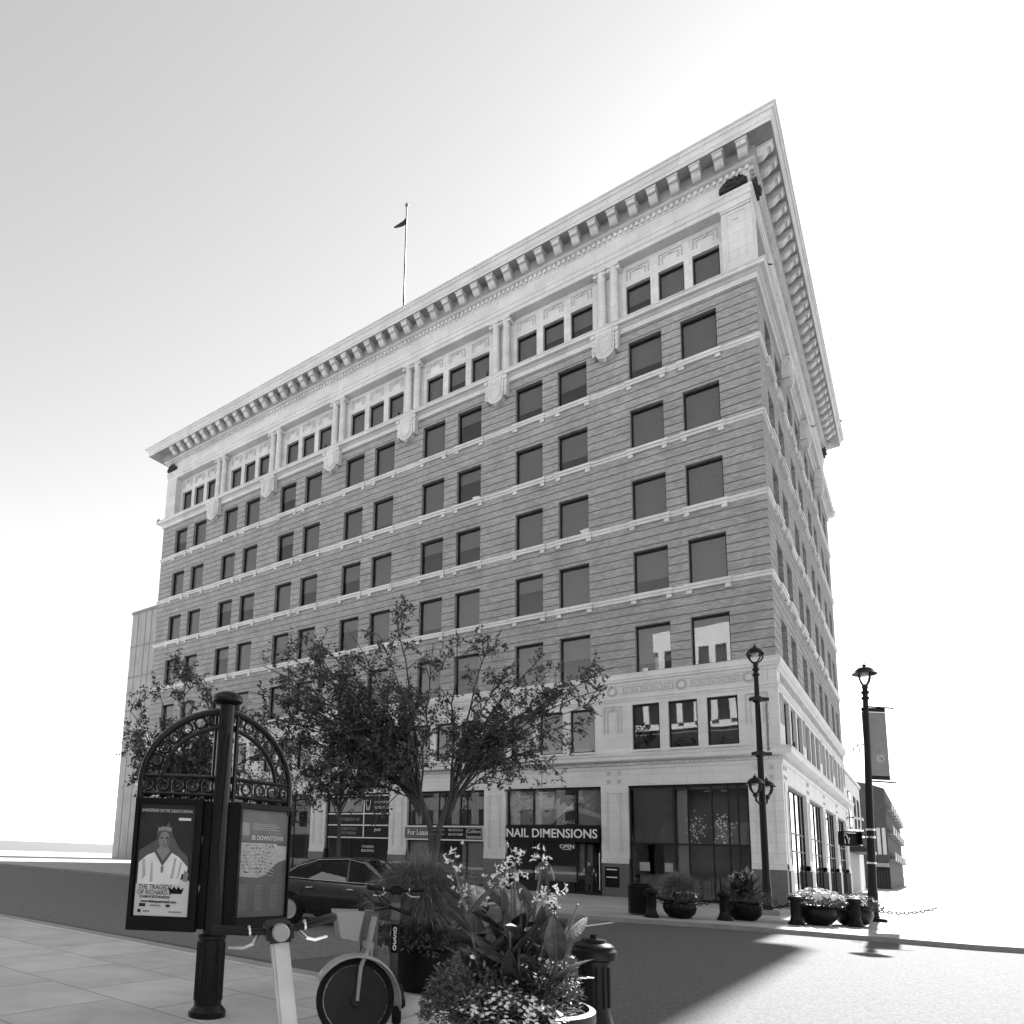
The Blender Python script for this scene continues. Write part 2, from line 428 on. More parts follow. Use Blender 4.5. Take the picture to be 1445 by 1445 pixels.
# ground floor pillars, each with a granite plinth and framed shaft
def pillar(u0, u1, T, corner=False):
    mb = MB(T)
    lo = .345 if (T is TR and u0 < .1) else u0
    mb.box(lo, u1, -.5, 0, 1.53, 5.2)
    mb.box(lo, u1 + (0 if corner else 0), -.5, .045, 1.535, 1.70)
    mb.box(lo, u1, -.5, .02, 1.70, 1.78)
    t = .04
    if u1 - u0 > .6:
        a, b = u0 + .27, u1 - .27
        mb.box(a, a + t, -.01, .03, 2.0, 4.9); mb.box(b - t, b, -.01, .03, 2.0, 4.9)
        mb.box(a + t, b - t, -.01, .03, 4.86, 4.9); mb.box(a + t, b - t, -.01, .03, 2.0, 2.04)
        mb.box(a + .1, a + .1 + t*.6, -.01, .02, 2.1, 4.8); mb.box(b - .1 - t*.6, b - .1, -.01, .02, 2.1, 4.8)
    p = mb.obj('pillar', M['terra_low'], bld)
    pl = MB(T); pl.box(lo, u1, -.5, .07, 0, 1.525); pl.obj('plinth', M['granite'], p, bevel=.01)
    for zz in (5.42, 5.82):
        for q in (.3, .7):
            c = u0 + (u1 - u0)*q; ob = MB(T); ob.box(c - .08, c + .08, -.01, .03, zz - .08, zz + .08); ob.box(c - .045, c + .045, .03, .045, zz - .045, zz + .045)
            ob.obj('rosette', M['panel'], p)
for k in range(8):
    a = 0 if k == 0 else 6.30 + 6.297*(k-1); pillar(a, 1.28 if k == 0 else a + 1.277, TF, k == 0)
for k in range(5):
    a = 0 if k == 0 else 7.25 + 7.05*(k-1); pillar(a, min(a + (1.35 if k in (0, 4) else 1.15), DY), TR)

# attic storey: piers, paired columns, recessed windows
at = MB(TF)
ZA = 29.56
at.box(0, 1.30, -.8, 0, ZA, 33.29); at.box(LX - 1.30, LX, -.8, 0, ZA, 33.29)
slabs(at, 1.30, LX - 1.30, ZA, 33.29, [(a, b, 30.2, 32.04) for a, b in F3], -.6, .8)
at.box(1.32, LX - 1.32, -.8, -.08, 33.292, 33.4)
at.T = TR
at.box(1.37, DY - 1.37, -.8, -.08, 33.292, 33.4)
at.box(.81, 1.35, -.8, 0, ZA, 33.29); at.box(DY - 1.35, DY, -.8, 0, ZA, 33.29)
slabs(at, 1.35, DY - 1.35, ZA, 33.29, [(a, b, 30.2, 32.04) for a, b in R3], -.6, .8)
at.T = None
at.box(-LX, -LX + .34, .81, DY - .35, ZA, 33.29); at.box(-LX + .82, -.82, DY - .34, DY, ZA, 33.29)
for T, B in ((TF, FB), (TR, RB)):          # pilaster strips behind the column pairs
    at.T = T
    for (a, b), (c, d) in zip(B, B[1:]): at.box(b - .05, c + .05, -.6, -.5, ZA, 33.29)
at.T = TF
at.box(.25, .29, 0, .03, 30.3, 32.85); at.box(1.03, 1.07, 0, .03, 30.3, 32.85); at.box(.29, 1.03, 0, .03, 32.81, 32.85); at.box(.56, .78, 0, .04, 32.45, 32.6)
at.box(.02, 1.32, 0, .07, 33.0, 33.12); at.box(0, 1.34, 0, .10, 33.12, 33.27)
at.obj('attic_wall', M['terra'], bld)
cp = MB(); zt = 33.29 - ZA
cp.lathe([(.30, 0), (.30, .14), (.27, .18), (.29, .19), (.245, .25), (.235, 1.2), (.205, zt - .48), (.235, zt - .46), (.235, zt - .42), (.21, zt - .40), (.22, zt - .32), (.29, zt - .22), (.31, zt - .12)], (0, 0, 0), 16)
cp.box(-.32, .32, -.32, .32, zt - .12, zt - .003); 
for sx in (-1, 1): cp.lathe([(.0, -.28), (.1, -.28), (.1, .28), (.0, .28)], (sx*.27, 0, zt - .24), 10, Matrix.Rotation(R(90), 3, 'X'))
cpm = cp.mesh('column', M['terra'], smooth=True)
for k in range(6):
    c = 6.30 + 6.297*k + .58
    for s in (-1, 1): link('column', cpm, bld, (-(c + s*.335), .30, ZA))
for k in range(3):
    c = 7.25 + 7.05*k + .575
    for s in (-1, 1): link('column', cpm, bld, (-.30, c + s*.32, ZA))

# shields hanging from the attic sill cornice
sh = MB()
def shield_pts(w_, top, bot):
    r = w_; pts = [(-w_, top)]
    for t in range(0, 13): 
        a = math.pi + math.pi*t/12; pts.append((w_*math.cos(a), bot + r + r*math.sin(a)))
    pts.append((w_, top)); return pts
sh.prism(shield_pts(.50, 29.26, 27.62), -.42, .02, 'xz')
sh.prism(shield_pts(.40, 29.14, 27.76), -.47, -.42, 'xz')
sh.T = None
N_ = 14; path = [(-.30, -.47, 28.85)] + [(.30*math.cos(math.pi + math.pi*t/N_), -.47, 28.20 + .30*math.sin(math.pi + math.pi*t/N_)) for t in range(N_+1)] + [(.30, -.47, 28.85)]
sh.tube(path, .05, 6)
sh.tube([(.22*math.cos(math.pi + math.pi*t/8), -.47, 29.0 + .18*math.sin(math.pi + math.pi*t/8)) for t in range(9)], .05, 6)
for sx in (-1, 1):
    for j in range(4): sh.cbox((sx*.60, -.2, 28.85 - j*.26), .20 - .02*j, .36, .24, Matrix.Rotation(R(12*sx), 3, 'Y'))
    sh.lathe([(.0, -.12), (.13, -.12), (.13, .3), (.0, .3)], (sx*.62, -.16, 29.05), 10, Matrix.Rotation(R(90), 3, 'X'))
sh.lathe([(0, 0), (.10, .06), (.07, .16), (0, .2)], (0, -.3, 27.48), 8)
shm = sh.mesh('shield', M['terra'], bevel=0)
for k in range(6): link('shield', shm, bld, (-(6.30 + 6.297*k + .58), 0, 0))
for k in range(3): link('shield', shm, bld, (0, 7.25 + 7.05*k + .575, 0), R(90))

# dark weathered cartouches over the corner piers
def cartouche(T, u):
    mb = MB(T)
    out = [(u - .60, 34.10)] + [(u - .60 + .12*j + .03*math.sin(j*2.2), 34.10 + .50*math.sin(math.pi*(j+.6)/11.6)**.55 + .04*math.sin(j*1.9)) for j in range(11)] + [(u + .62, 34.10)]
    mb.prism(out, .02, .2, 'xz')
    for j in range(26):
        c = (u + random.uniform(-.5, .5), random.uniform(.18, .28), 34.16 + random.uniform(0, .36))
        mb.lathe([(0, -.07), (.06, -.03), (.07, .03), (0, .08)], c, 7)
    mb.obj('dark_cartouche', M['bird'], bld)
cartouche(TF, .68); cartouche(TF, LX - .7); cartouche(TR, .75); cartouche(TR, DY - .75)

# windows: frame > pane, blind
def window_mesh(w_, h, bars=1, fr='frame', dep=.22):
    mb = MB(); t = .07
    mb.box(-w_/2, -w_/2 + t, dep, dep + .1, 0, h); mb.box(w_/2 - t, w_/2, dep, dep + .1, 0, h)
    mb.box(-w_/2 + t, w_/2 - t, dep, dep + .1, h - t*1.3, h); mb.box(-w_/2 + t, w_/2 - t, dep, dep + .1, 0, t)
    if bars == 2: mb.box(-w_/2 + t, w_/2 - t, dep + .01, dep + .08, h*.5 - .03, h*.5 + .03)
    p = MB(); p.box(-w_/2 + t, w_/2 - t, dep + .045, dep + .06, t, h - t)
    return mb.mesh('window', M[fr]), p.mesh('pane', M['glass'])
_wc = {}; _bc = {}
rb = random.Random(11)
def add_window(name, T, a, b, s, h, bars=1, blind=None, dep=.22):
    k = (name, round(b - a, 3), round(h, 3), bars)
    if k not in _wc: _wc[k] = window_mesh(b - a, h, bars, dep=dep)
    fm, pm = _wc[k]; u = (a + b)/2
    loc = (-u, 0, s) if T is TF else (0, u, s)
    o = link(name, fm, bld, loc, 0 if T is TF else R(90))
    link('pane', pm, o)
    if name == 'office_window' and s > 11:
        if ('sill', k) not in _wc:
            q = MB(); wd = b - a
            q.box(-wd/2 - .17, wd/2 + .17, -.17, .02, -.12, .015); q.box(-wd/2 - .17, wd/2 + .17, -.13, .02, -.27, -.125)
            for c in (-wd/2, wd/2): q.box(c - .12, c + .12, -.10, .02, -.45, -.275)
            _wc[('sill', k)] = q.mesh('sill', M['terra'])
        link('sill', _wc[('sill', k)], o)
    if name == 'attic_window':
        if ('panel', k) not in _wc:
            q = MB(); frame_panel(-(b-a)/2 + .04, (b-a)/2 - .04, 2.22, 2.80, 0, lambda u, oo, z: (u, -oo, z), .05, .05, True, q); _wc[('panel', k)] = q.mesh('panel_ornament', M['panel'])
        link('panel_ornament', _wc[('panel', k)], o)
    if blind:
        kb = (round(b - a, 3), round(h*blind, 2), name)
        if kb not in _bc:
            q = MB(); q.box(-(b-a)/2 + .06, (b-a)/2 - .06, dep + .13, dep + .15, h*(1 - blind), h - .05); _bc[kb] = q.mesh('blind', M['blind'])
        link('blind', _bc[kb], o)
    return o
far = []
for T, WW in ((TF, FW), (TR, RW)):
    for i, (a, b) in enumerate(WW):
        for j, (s, h) in enumerate(zip(SILL, WH)):
            bl = rb.choice([.35, .5, .66, .8, .96, .96, .96, .96, .96])
            if T is TR and i >= 6: far.append((a, b, s, h)); continue
            add_window('office_window', T, a, b, s, h, 1, bl)
q = MB()
for a, b, s, h in far:
    q.T = lambda u, o, z: TR(u, -o, z)
    for bx in ((a, a+.07, .22, .32, s, s+h), (b-.07, b, .22, .32, s, s+h), (a+.07, b-.07, .22, .32, s+h-.09, s+h), (a+.07, b-.07, .22, .32, s, s+.07)): q.box(*bx)
fo = q.obj('office_window', M['frame'], bld); fo['kind'] = 'stuff'
q = MB()
for a, b, s, h in far:
    q.T = lambda u, o, z: TR(u, -o, z)
    q.box(a+.07, b-.07, .265, .28, s+.07, s+h-.07)
q.obj('pane', M['glass'], fo)
for T, W3 in ((TF, F3), (TR, R3)):
    for i, (a, b) in enumerate(W3):
        add_window('mezzanine_window', T, a, b, 6.9, 2.19, 1, None, dep=.14)
        o = add_window('attic_window', T, a, b, 30.2, 1.84, 1, rb.choice([.55, .8, .8, .96]), dep=.2)
        o.location += Vector((0, .6, 0)) if T is TF else Vector((-.6, 0, 0))

# ---- shopfronts
def storefront(T, a, b, mull, rails, glass='shopglass', zt=5.2, set_=.16):
    fr = MB(T); t = .06
    for u in mull: fr.box(u - t/2, u + t/2, -set_ - .08, -set_, .12, zt - .1)
    fr.box(a, b, -set_ - .1, -set_ + .02, zt - .1, zt); fr.box(a, b, -set_ - .1, -set_ + .02, 0.0, .12)
    for r_ in rails:
        us = [a] + list(mull) + [b]
        fr.box(a, b, -set_ - .07, -set_ - .005, r_ - .035, r_ + .035)
    o = fr.obj('storefront', M['frame'], bld)
    g = MB(T); g.box(a + .01, b - .01, -set_ - .05, -set_ - .04, .12, zt - .1); g.obj('pane', M[glass], o)
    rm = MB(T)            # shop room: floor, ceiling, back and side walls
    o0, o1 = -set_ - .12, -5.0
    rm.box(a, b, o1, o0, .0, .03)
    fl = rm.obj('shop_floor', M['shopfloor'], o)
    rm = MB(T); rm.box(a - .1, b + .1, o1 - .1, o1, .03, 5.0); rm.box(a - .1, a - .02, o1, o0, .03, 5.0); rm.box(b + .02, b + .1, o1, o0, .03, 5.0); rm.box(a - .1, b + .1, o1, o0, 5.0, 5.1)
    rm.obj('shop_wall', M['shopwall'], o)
    return o
SF = {}
U = lambda k: FB[k]
SF[0] = storefront(TF, *U(0), [1.33, 1.74, 2.10, 2.75, 3.73, 4.30, 6.25], [2.5])
SF[1] = storefront(TF, *U(1), [7.62, 8.86, 11.10, 12.5], [3.3])
SF[2] = storefront(TF, *U(2), [13.92, 15.0, 15.4, 16.4, 16.8, 18.8], [2.4, 3.3])
SF[3] = storefront(TF, *U(3), [20.25, 22.05, 23.2, 25.1], [2.4])
for k in (4, 5, 6): SF[k] = storefront(TF, *U(k), [U(k)[0] + q for q in (.05, 1.6, 3.3, 4.97)], [2.5, 3.4])
for a, b in RB[:4]:
    storefront(TR, a, b, [a + .05, a + 1.6, a + 3.2, a + 4.7, b - .05], [2.4, 3.2])
# corner shop: blinds, sign board, counter
mb = MB(TF); mb.box(4.4, 6.15, -.36, -.33, 2.55, 5.05); mb.obj('blind', mat('shop_blind', .10, .8, .1, 3), SF[0])
mb = MB(TF); mb.box(4.5, 6.1, -1.6, -.9, .05, 1.05); mb.box(4.45, 6.15, -1.65, -.85, 1.05, 1.1); mb.obj('counter', M['grey'], SF[0])
for u0, u1 in ((5.5, 5.95), (4.5, 4.85)):
    mb = MB(TF); mb.box(u0, u1, -.40, -.38, 1.25, 1.65); mb.obj('menu_card', M['offwhite'], SF[0])
mb = MB(TF); mb.box(1.36, 2.7, -.34, -.32, 2.55, 3.5); o = mb.obj('window_banner', M['blind'], SF[0])
mb = MB(TF); mb.tube([(1.62 + .17*math.cos(t*.42), -.312, 3.0 + .27*math.sin(t*.42)) for t in range(9)], .03, 6); mb.obj('crescent_print', M['grey'], o)
dots = MB(TF); rd = random.Random(4)
for j in range(150):
    c = rd.choice([(2.35, 3.2), (3.35, 3.3)]); u = c[0] + rd.gauss(0, .22); z = c[1] + rd.gauss(0, .42)
    if 2.55 < z < 4.3: s_ = rd.uniform(.012, .028); dots.box(u - s_, u + s_, -.20, -.195, z - s_, z + s_)
dots.obj('window_decal', M['offwhite'], SF[0])
for u in (2.9, 3.25, 2.5, 1.9):
    mb = MB(TF); mb.box(u - .16, u + .16, -1.6, -1.0, .06, .06 + rd.uniform(.8, 1.2)); mb.obj('display_stand', M['grey'], SF[0])
mb = MB(TF); mb.box(3.78, 4.25, -.5, -.46, .15, 5.0); mb.obj('curtain', mat('pale_curtain', .3, .9, .1, 4), SF[0])
for u in (5.2, 2.4, 3.1):
    mb = MB(TF); mb.box(u - .14, u + .14, -1.3, -1.0, 4.94, 4.995); mb.obj('ceiling_lamp', M['white'], SF[0])
# nail salon
mb = MB(TF); mb.box(7.62, 8.80, -.32, -.26, 3.34, 5.05); p1 = mb.obj('window_poster', M['blind'], SF[1])
mb = MB(TF); mb.box(8.92, 11.04, -.32, -.26, 3.34, 5.05); p2 = mb.obj('window_poster', M['darkgrey'], SF[1])
mb = MB(TF); mb.box(11.16, 12.5, -.32, -.26, 3.34, 5.05); p3 = mb.obj('window_poster', M['blind'], SF[1])
def flat(parent, name, pts, m_, o):
    q = MB(TF); q.prism(pts, o, o + .004, 'xz'); return q.obj(name, m_, parent)
ell = lambda cu, cz, a, b, n=16: [(cu + a*math.cos(2*math.pi*t/n), cz + b*math.sin(2*math.pi*t/n)) for t in range(n)]
tone = lambda v: mat('print_tone', v, .6, .12, 7)
tA, tB, tC = tone(.32), tone(.17), tone(.05)
flat(p2, 'printed_portrait', [(11.0, 3.36), (10.2, 3.36), (10.05, 4.0), (10.0, 5.03), (11.03, 5.03)], tA, -.258)
flat(p2, 'printed_portrait', ell(10.48, 4.35, .36, .62), tone(.42), -.254)
flat(p2, 'printed_portrait', [(10.95, 5.02), (10.75, 4.2), (10.62, 4.9), (10.2, 5.02)], tone(.5), -.250)
flat(p2, 'printed_portrait', ell(10.42, 4.03, .14, .05, 10), tC, -.249)
flat(p2, 'printed_portrait', ell(10.28, 4.78, .13, .05, 10), tC, -.249)
flat(p2, 'printed_portrait', [(10.05, 4.1), (9.9, 4.65), (9.72, 4.7), (9.72, 4.3), (9.55, 4.5), (9.3, 4.25), (9.05, 4.15), (9.0, 4.05), (9.45, 4.0), (9.85, 3.7), (10.1, 3.4), (10.25, 3.4)], tA, -.253)
flat(p2, 'printed_portrait', [(9.6, 4.05), (9.1, 4.38), (9.0, 4.1), (9.5, 3.98)], tone(.55), -.247)
for j in range(22):
    u = rd.uniform(11.25, 12.4); z = rd.uniform(3.5, 4.9); flat(p3, 'printed_leaf', ell(u, z, rd.uniform(.05, .16), rd.uniform(.04, .1), 7), tone(rd.choice([.12, .34, .2])), -.256 + j*.0003)
for j in range(14):
    u = rd.uniform(7.75, 8.7); z = rd.uniform(4.1, 4.95); flat(p1, 'printed_leaf', ell(u, z, rd.uniform(.05, .14), rd.uniform(.05, .09), 7), tone(rd.choice([.15, .34, .2])), -.256 + j*.0003)
flat(p1, 'printed_leaf', [(8.78, 4.25), (7.65, 3.85), (7.65, 3.65), (8.78, 3.95)], tone(.42), -.25)
text('NAILS', M['offwhite'], p2, (-9.28, .245, 3.48), .24, .003)
mb = MB(TF); mb.box(7.63, 12.52, -.13, .16, 2.5, 3.27)
sg = mb.obj('shop_sign', M['black'], None); tag(sg, 'long black NAIL DIMENSIONS shop sign with white lettering over the salon door', 'sign')
text('NAIL DIMENSIONS', M['white'], sg, (-10.1, -.17, 2.88), .62, .012, 'CENTER', .008, .93)
mb = MB(TF); mb.box(9.02, 9.62, -.12, -.1, 2.06, 2.4); sg = mb.obj('open_sign', M['black']); tag(sg, 'small OPEN sign in the salon window beneath the black shop sign', 'sign')
text('OPEN', M['white'], sg, (-9.32, .093, 2.26), .29, .004, bold=.006)
mb = MB(TF); mb.box(9.08, 9.56, -.098, -.094, 2.1, 2.13); mb.obj('underline', M['offwhite'], sg)
mb = MB(TF); mb.box(8.95, 12.5, -.3, -.12, .02, .52); mb.obj('bulkhead', M['frame'], SF[1])
mb = MB(TF); mb.box(9.0, 11.2, -.9, -.5, .55, 1.25); mb.box(8.98, 11.0, -.5, -.46, 1.25, 1.3); mb.obj('reception_desk', M['grey'], SF[1])
for u0, u1 in ((8.5, 8.78), (8.1, 8.38)):
    mb = MB(TF); mb.box(u0, u1, -.36, -.33, 1.5, 2.4); mb.box(u0, u1, -.35, -.33, .9, 1.48); mb.obj('door_curtain', M['blind'], SF[1])
mb = MB(TF); mb.tube([(7.72, -.10, .25), (7.72, -.10, 2.0)], .025, 8); mb.obj('door_handle', M['silver'], SF[1])
mb = MB(TF); mb.box(7.66, 7.72, -.24, -.15, .12, 2.45); mb.box(8.02, 8.08, -.24, -.15, .12, 2.45); mb.box(8.42, 8.47, -.24, -.15, .12, 2.45); mb.obj('door_frame', M['frame'], SF[1])
# mailbox panel on the pillar
mb = MB(TF); mb.box(6.75, 7.40, .071, .11, .42, 1.36); nb = mb.obj('mail_drop', M['black'], bevel=.01); tag(nb, 'black metal mail drop plate fixed to the granite pillar base right of the salon', 'mailbox')
for z in (1.22, .86):
    mb = MB(TF); mb.box(6.83, 7.32, .11, .125, z, z + .05); mb.obj('slot_plate', M['white'], nb)
# lease board and papered windows
mb = MB(TF); mb.box(13.86, 19.05, -.1, .02, 2.42, 3.24); sg = mb.obj('lease_sign', M['lightframe']); tag(sg, 'long For Lease board in a pale frame over the papered shop windows', 'sign')
mb = MB(TF); mb.box(17.18, 18.98, .02, .035, 2.5, 3.16); mb.obj('board_panel', M['midgrey'], sg)
mb = MB(TF); mb.box(13.95, 17.15, .02, .035, 2.5, 3.16); mb.obj('board_panel', M['black'], sg)
text('For Lease', M['white'], sg, (-18.05, -.04, 2.84), .44, .004, sx=.85)
text('Colliers', M['offwhite'], sg, (-14.45, -.045, 2.93), .26, .004)
mb = MB(TF); 
for bx in ((13.98, 14.92, 2.56, 2.6), (13.98, 14.92, 3.08, 3.12), (13.98, 14.02, 2.6, 3.08), (14.88, 14.92, 2.6, 3.08), (14.02, 14.88, 2.6, 2.7)): mb.box(bx[0], bx[1], .035, .042, bx[2], bx[3])
mb.obj('logo_frame', M['blind'], sg)
text('306.653.3313', M['offwhite'], sg, (-15.6, -.04, 3.0), .17, .004); text('306.227.2608', M['offwhite'], sg, (-15.6, -.04, 2.76), .17, .004)
for z in (3.0, 2.76):
    mb = MB(TF); mb.box(16.32, 17.0, .035, .04, z - .03, z + .03); mb.obj('small_print', M['blind'], sg)
for u0, u1 in ((16.9, 18.85), (13.9, 15.35)):
    mb = MB(TF); mb.box(u0, u1, -.34, -.3, .15, 2.38); mb.obj('window_paper', M['blind'], SF[2])
mb = MB(TF); mb.box(13.9, 18.9, -.8, -.75, 3.3, 5.1); mb.obj('blind', M['darkgrey'], SF[2])
# tenant directory
dr = MB(TF); dr.box(20.2, 24.9, -.12, -.02, 2.42, 5.08); dro = dr.obj('tenant_directory', M['black']); tag(dro, 'dark tenant directory of panels in pale frames above the building entrance', 'sign')
fb = MB(TF)
for z in (2.44, 3.2, 3.9, 5.0): fb.box(20.2, 24.9, -.02, .015, z, z + .07)
fb.box(22.02, 22.1, -.02, .013, 2.52, 5.0); fb.obj('panel_frame', M['lightframe'], dro)
mb = MB(TF); mb.box(22.2, 24.8, -.02, -.005, 4.05, 4.9); mb.obj('directory_panel', M['blind'], dro)
text('CANADA BUILDING', M['offwhite'], dro, (-21.28, .01, 4.62), .2, .003, align='LEFT', sx=.62); text('DENTAL GROUP', M['offwhite'], dro, (-21.28, .01, 4.3), .24, .003, align='LEFT', sx=.62)
text('AUTOBODY IN', M['grey'], dro, (-23.3, .01, 3.58), .26, .003)
text('ROBERTSON', M['grey'], dro, (-23.3, .01, 3.0), .24, .003); text('STROMBERG', M['grey'], dro, (-23.3, .01, 2.74), .24, .003); text('JNW', M['offwhite'], dro, (-21.0, .01, 2.95), .24, .003)
mb = MB(TF); zz = 4.45; mb.tube([(21.75 - dx, .0, zz + dz) for dx, dz in ((-.16, .1), (-.17, .25), (-.08, .32), (0, .27), (.08, .32), (.17, .25), (.16, .1), (.11, -.1), (.09, -.3), (.04, -.3), (0, -.05), (-.04, -.3), (-.09, -.3), (-.11, -.1))], .022, 5, True); mb.obj('tooth_logo', M['offwhite'], dro)
nm = thing('building_name', 'dark raised CANADA BUILDING letters on the pale frieze above the tenant directory', 'sign', (-22.6, -.03, 5.66))
text('CANADA BUILDING', M['darkgrey'], nm, (0, 0, 0), .46, .03, bold=.012, sx=.85)
text('CANADA', M['offwhite'], SF[3], (-21.8, .15, 1.95), .22, .004); text('BUILDING', M['offwhite'], SF[3], (-21.8, .15, 1.7), .22, .004)
# right side glazing: brightly curtained bays beyond the dark first bay
for k in (1, 2, 3):
    a, b = RB[k]; mb = MB(TR); mb.box(a + .1, b - .1, -.5, -.47, 2.4, 5.0); mb.obj('curtain', M['offwhite'], bld)

# flagpole on the roof, with a limp flag
fp = thing('flagpole', 'thin flagpole with a limp flag standing on the roof', 'flagpole', (-26.0, 8.0, 36.3))
mb = MB(); mb.tube([(0, 0, 0), (0, 0, 10), (0, 0, 19.4)], [.09, .08, .05], 8); mb.obj('pole', M['darkmetal'], fp)
mb = MB(); mb.lathe([(0, 0), (.13, .08), (.16, .18), (.1, .3), (0, .34)], (0, 0, 19.4), 10); mb.obj('finial', M['grey'], fp, smooth=True)
mb = MB()
cols = [[(-.02, .0, 18.35), (-.03, .04, 17.75)], [(-.30, .05, 18.05), (-.26, .1, 17.62)], [(-.62, -.02, 17.72), (-.58, .12, 17.5)], [(-1.1, .1, 17.5), (-1.05, .1, 17.36)]]
ids = [[mb.P((p[0]*.77, p[0]*.62 + p[1], p[2])) for p in c] for c in cols]
for a, b in zip(ids, ids[1:]): mb.face([a[0], b[0], b[1], a[1]])
me = mb.mesh('flag', M['darkgrey']); fo_ = link('flag', me, fp); sm = fo_.modifiers.new('thickness', 'SOLIDIFY'); sm.thickness = .03

# ------------------------------------------------------------------ ground, roads, pavements
def sheet(name, poly, z, m):
    mb = MB(); mb.face([mb.P((x, y, z)) for x, y in poly]); o = mb.obj(name, m, recalc=False); return structure(o)
sheet('road', [(-900, -900), (900, -900), (900, 900), (-900, 900)], -.12, M['asphalt'])
sheet('lit_toned_road', [(-90, -13.5), (-90, -27), (-3, -26.5), (-2.6, -18), (-2.6, -13.6)], -.116, M['asphalt_lit'])  # paler patch: reflected light painted as surface colour
mb = MB(); mb.prism([(-2.62, -17.9), (-2.48, -17.9), (-2.38, -13.7), (-2.52, -13.7)], -.112, -.108, 'xy'); structure(mb.obj('road_line', M['white']))
def slab_walk(name, poly, m, kerb_edges):
    mb = MB(); mb.prism(poly, -.2, 0, 'xy'); o = structure(mb.obj(name, m))
    return o
far_edge = [(-90, -13.4), (-3.2, -13.5), (-2.4, -13.3), (-1.4, -12.85), (-.3, -12.45), (2.1, -12.1), (5.2, -11.9), (6.6, -11.4), (7.5, -10.2), (7.8, -8.6), (7.8, 120)]
def inset(poly, d):
    out = []
    for k, p in enumerate(poly):
        a = Vector(poly[max(k-1, 0)]); b = Vector(poly[min(k+1, len(poly)-1)]); t = (b - a).normalized()
        n = Vector((-t.y, t.x)); out.append((p[0] + n.x*d, p[1] + n.y*d))
    return out
def strip(name, A, B, z0, z1, m):
    mb = MB()
    for k in range(len(A)-1): mb.prism([A[k], A[k+1], B[k+1], B[k]], z0, z1, 'xy')
    return structure(mb.obj(name, m))
ins = inset(far_edge, .22)
strip('kerb', far_edge, ins, -.2, .004, M['kerb'])
slab_walk('pavement', ins + [(7.5, 120), (-90, 120)], M['concrete'], None)
near_edge = [(-90, -27.2), (1.6, -27.2), (3.2, -27.6), (4.6, -28.8), (5.3, -30.5), (5.5, -33), (5.5, -90)]
insn = inset(near_edge, -.22)
strip('kerb', near_edge, insn, -.2, .004, M['kerb'])
slab_walk('pavement', insn + [(-90, -90)], M['concrete_near'], None)
# dark brick bands laid across the near pavement
for k, x in enumerate((-7.5, -5.2, -3.0, -.9)):
    pass

# ------------------------------------------------------------------ neighbours
cb = thing('concrete_building', 'pale panelled concrete building behind the left end of the brick block', 'building', (-60.5, 8, 0))
mb = MB(); mb.box(-.9, 5.5, 0, 22, 0, 26.4); mb.obj('wall', M['bldg_conc'], cb)
mb = MB()
for x in (.2, 1.6, 2.6, 3.8): mb.box(x, x + .07, -.03, -.004, 0, 26.4)
for z in (22.6, 19.2, 17.4, 15.5, 12): mb.box(-.9, 5.5, -.05, -.034, z, z + .12)
mb.obj('panel_joint', M['grey'], cb)
mb = MB(); mb.box(-1.0, 5.6, -.1, 22.1, 26.4, 26.7); mb.obj('parapet', M['grey'], cb)

an = thing('low_building', 'low cream rendered shop building attached behind the corner block', 'building', (-.5, 30, 0))
mb = MB(); mb.box(-12, .3, 0, 17, 0, 9.3); mb.obj('wall', M['terra_low'], an)
mb = MB(); mb.box(-12.1, .42, -.1, 17.1, 9.3, 9.55); mb.obj('coping', M['terra'], an)
for y in (4.2, 9.5, 13.2):
    mb = MB(); mb.box(.3, .36, y, y + 1.5, 5.0, 8.0); f_ = mb.obj('window', M['frame'], an)
    mb = MB(); mb.box(.36, .37, y + .1, y + 1.4, 5.1, 7.9); mb.obj('pane', M['glass'], f_)
mb = MB()
for k in range(26): mb.box(.3, .36 + .02*(k % 2), 1.2 + k*.36, 1.2 + k*.36 + .33, .1, 3.1)
mb.obj('slatted_front', M['stripe'], an)
mb = MB(); mb.prism([(.3, 4.0), (1.5, 3.4), (1.5, 3.15), (.3, 3.15)], 2.0, 12.5, 'xz'); mb.obj('awning', M['darkgrey'], an)
lp = thing('wall_light', 'small white wall light under the cornice at the rear end of the side facade', 'lamp', (.45, 29.2, 5.6))
mb = MB(); mb.prism([(0, 0), (.5, -.1), (.55, -.3), (0, -.15)], -.2, .2, 'xz'); mb.obj('shade', M['white'], lp); mb = MB(); mb.box(-.46, .02, -.05, .05, -.1, 0); mb.obj('bracket', M['grey'], lp)

dk = thing('balcony_building', 'tall dark brick building with pale balconies further down the side street', 'building', (1.2, 60, 0))
mb = MB(); mb.prism([(-18, 0), (0, 0), (0, 10.6), (-1.2, 11.1), (-18, 15.5)], 0, 45, 'xz'); mb.obj('wall', M['bldg_dark'], dk)
for k in range(7):
    for z in (3.0, 5.8, 8.4):
        mb = MB(); mb.box(0, .5, 1.5 + k*6, 5.5 + k*6, z, z + .18); mb.box(.44, .5, 1.5 + k*6, 5.5 + k*6, z + .18, z + .9); mb.obj('balcony', M['grey'], dk)
mb = MB(); mb.box(-1.2, -.05, -1.1, -.004, 2.3, 2.7); mb.obj('canopy', M['grey'], dk)
for x in (-.9, -.45): 
    mb = MB(); mb.box(x, x + .3, -.06, -.004, 3.6, 6.4); mb.obj('window', M['stripe'], dk)
mb = MB()
for k in range(5): mb.box(-1.15 + k*.24, -.97 + k*.24, -.05, -.004, .1, 2.2)
mb.obj('shop_door', M['frame'], dk)

